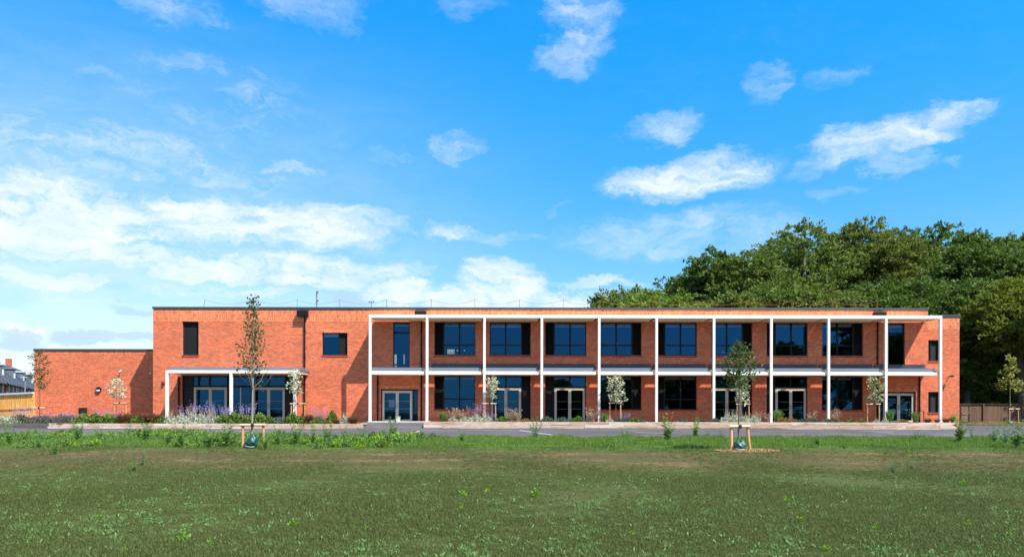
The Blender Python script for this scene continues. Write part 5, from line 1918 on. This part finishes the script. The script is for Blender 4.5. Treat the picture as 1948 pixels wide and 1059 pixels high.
def tuft(seed, n, R, H, w, m, splay=.8, nm='grass_tuft'):
    rng = np.random.default_rng(seed)
    a = rng.uniform(0, 6.283, n)
    r = R * np.sqrt(rng.uniform(0, 1, n))
    Q = blades(rng, n, 1e-4, H, w, splay, 2)
    off = np.stack([r * np.cos(a), r * np.sin(a), np.zeros(n)], 1)
    Q = Q + np.concatenate([off, off])[:, None, :]
    return quads_object(nm, Q, m, None, link=False)


def rosette(seed, n, R, m, hi=.9):
    rng = np.random.default_rng(seed)
    a = rng.uniform(0, 6.283, n)
    e = rng.uniform(.15, hi, n)
    d = np.stack([np.cos(a) * np.cos(e), np.sin(a) * np.cos(e), np.sin(e)], 1)
    sz = R * rng.uniform(.5, 1.0, (n, 1)) * .55
    sd = norm(np.cross(d, np.array([0, 0, 1.0]) + rng.normal(0, .3, (n, 3))))
    return quads_object('weed_rosette', leaf_quads(d * sz, d * sz, sd * sz * .30), m, None, link=False)


rng = np.random.default_rng(99)


def view_points(n, d0, d1, margin=1.03, power=1.0):
    """points on the ground inside the picture's wedge, denser towards the camera like equal picture area"""
    u = rng.uniform(0, 1, n)
    D = (d0 ** (1 - power) + u * (d1 ** (1 - power) - d0 ** (1 - power))) ** (1 / (1 - power)) if power != 1.0 else d0 * (d1 / d0) ** u
    X = rng.uniform(-1, 1, n) * D * (CX / F) * margin
    Y = CAMY + D
    return X, Y


def vnoise(X, Y, s, seed):
    r = np.random.default_rng(seed)
    v = np.zeros_like(X)
    for k in range(7):
        a = r.uniform(0, 6.283)
        f = s * r.uniform(.5, 2.2)
        v += np.sin((X * math.cos(a) + Y * math.sin(a)) * f + r.uniform(0, 6.283))
    return v / 7 ** .5


# short turf of the field
X, Y = view_points(230000, 8.2, 31, power=1.3)
nz = vnoise(X, Y, 1.1, 3)
keep = rng.uniform(0, 1, len(X)) < np.clip(.74 + .26 * nz, .2, 1) * (1 - .55 * smoothstep(-36, -31, Y) * smoothstep(-26.5, -29.5, Y))
X, Y = X[keep], Y[keep]
P = np.stack([X, Y, ground_z(X, Y) - .005], 1)
scatter('field_grass', 'sparse short olive grass of the field in the foreground', P, rng.uniform(.5, 1.15, len(P)) * (1 + .25 * nz[keep]),
        [tuft(400 + k, 15, .085, .048, .0068, M['lf_grass'], 1.1) for k in range(4)] + [tuft(406, 12, .05, .080, .007, M['lf_grass'], .6)])
# little grey-green weeds dotted through the field
X, Y = view_points(26000, 8.4, 30, power=1.4)
nz = .8 * vnoise(X, Y, 5.0, 8) + .4 * vnoise(X, Y, .7, 9)
keep = rng.uniform(0, 1, len(X)) < np.clip(.24 + .26 * nz, .05, 1) * (1 - .6 * smoothstep(-36, -32, Y))
X, Y = X[keep], Y[keep]
P = np.stack([X, Y, ground_z(X, Y)], 1)
scatter('field_weeds', 'little grey-green weeds dotted through the foreground field', P, rng.uniform(.5, 1.3, len(P)),
        [rosette(450 + k, 11, .075, M['lf_rosette'], 1.2) for k in range(3)] + [tuft(455 + k, 12, .05, .085, .006, M['lf_rosette'], .7, 'weed_tuft') for k in range(2)], 'weeds')
# lush verge grass along the road
n = 60000
X = rng.uniform(-32, 32, n)
Y = rng.uniform(-29, -14.75, n)
nz = vnoise(X, Y, .8, 12)
keep = rng.uniform(0, 1, n) < np.clip(smoothstep(-28.5, -22.5, Y + 2.2 * nz), .03, 1)
X, Y, nz = X[keep], Y[keep], nz[keep]
P = np.stack([X, Y, ground_z(X, Y) - .01], 1)
scatter('verge_grass', 'bright green grass of the verge along the road', P, rng.uniform(.45, 1.25, len(P)) * np.clip(1 + .5 * vnoise(X, Y, 2.2, 44), .35, 1.7) * (1 - .5 * smoothstep(-17.5, -15.0, Y)),
        [tuft(500 + k, 24, .13, .13, .010, M['lf_verge'], .8) for k in range(3)] + [tuft(505, 20, .12, .17, .010, M['lf_verge'], .6), tuft(506, 12, .1, .21, .008, M['lf_verge'], .5)])
# weedy ground cover on the left half of the verge
n = 5200
X = rng.uniform(-27, 1, n)
Y = rng.uniform(-28.3, -15.0, n)
nz = vnoise(X, Y, .6, 31)
dens = smoothstep(-3, -8, X) * smoothstep(-28.2, -25.5, Y) * np.where(X < -13, .6, 1.0) * np.clip(.55 + .5 * nz, .05, 1)
keep = rng.uniform(0, 1, n) < dens
X, Y, nz = X[keep], Y[keep], nz[keep]
P = np.stack([X, Y, ground_z(X, Y) - .01], 1)


def weed_clump(seed, m):
    r = np.random.default_rng(seed)
    C, A, B, s = mound(r, 130, .22, .26, .055, .45, .3)
    return quads_object('weed_clump', leaf_quads(C, A * s, B * s * .42), m, None, link=False)


scatter('verge_weeds', 'tangle of leafy weeds covering the left part of the verge', P, rng.uniform(.5, 1.25, len(P)) * (1 + .3 * nz),
        [weed_clump(600, M['lf_weed']), weed_clump(601, M['lf_shrub']), weed_clump(602, M['lf_weed']), weed_clump(603, M['lf_bright'])], 'weeds')
# rough grass at the foot of the brown fence
n = 1500
X = rng.uniform(U(1840, 7), U(2000, 7), n)
Y = rng.uniform(6.1, 9.6, n)
P = np.stack([X, Y, ground_z(X, Y)], 1)
scatter('rough_grass', 'dry rough grass at the foot of the brown fence', P, rng.uniform(.6, 1.2, n), [tuft(520 + k, 26, .18, .32, .02, M['lf_straw' if k else 'lf_verge'], .7) for k in range(3)])
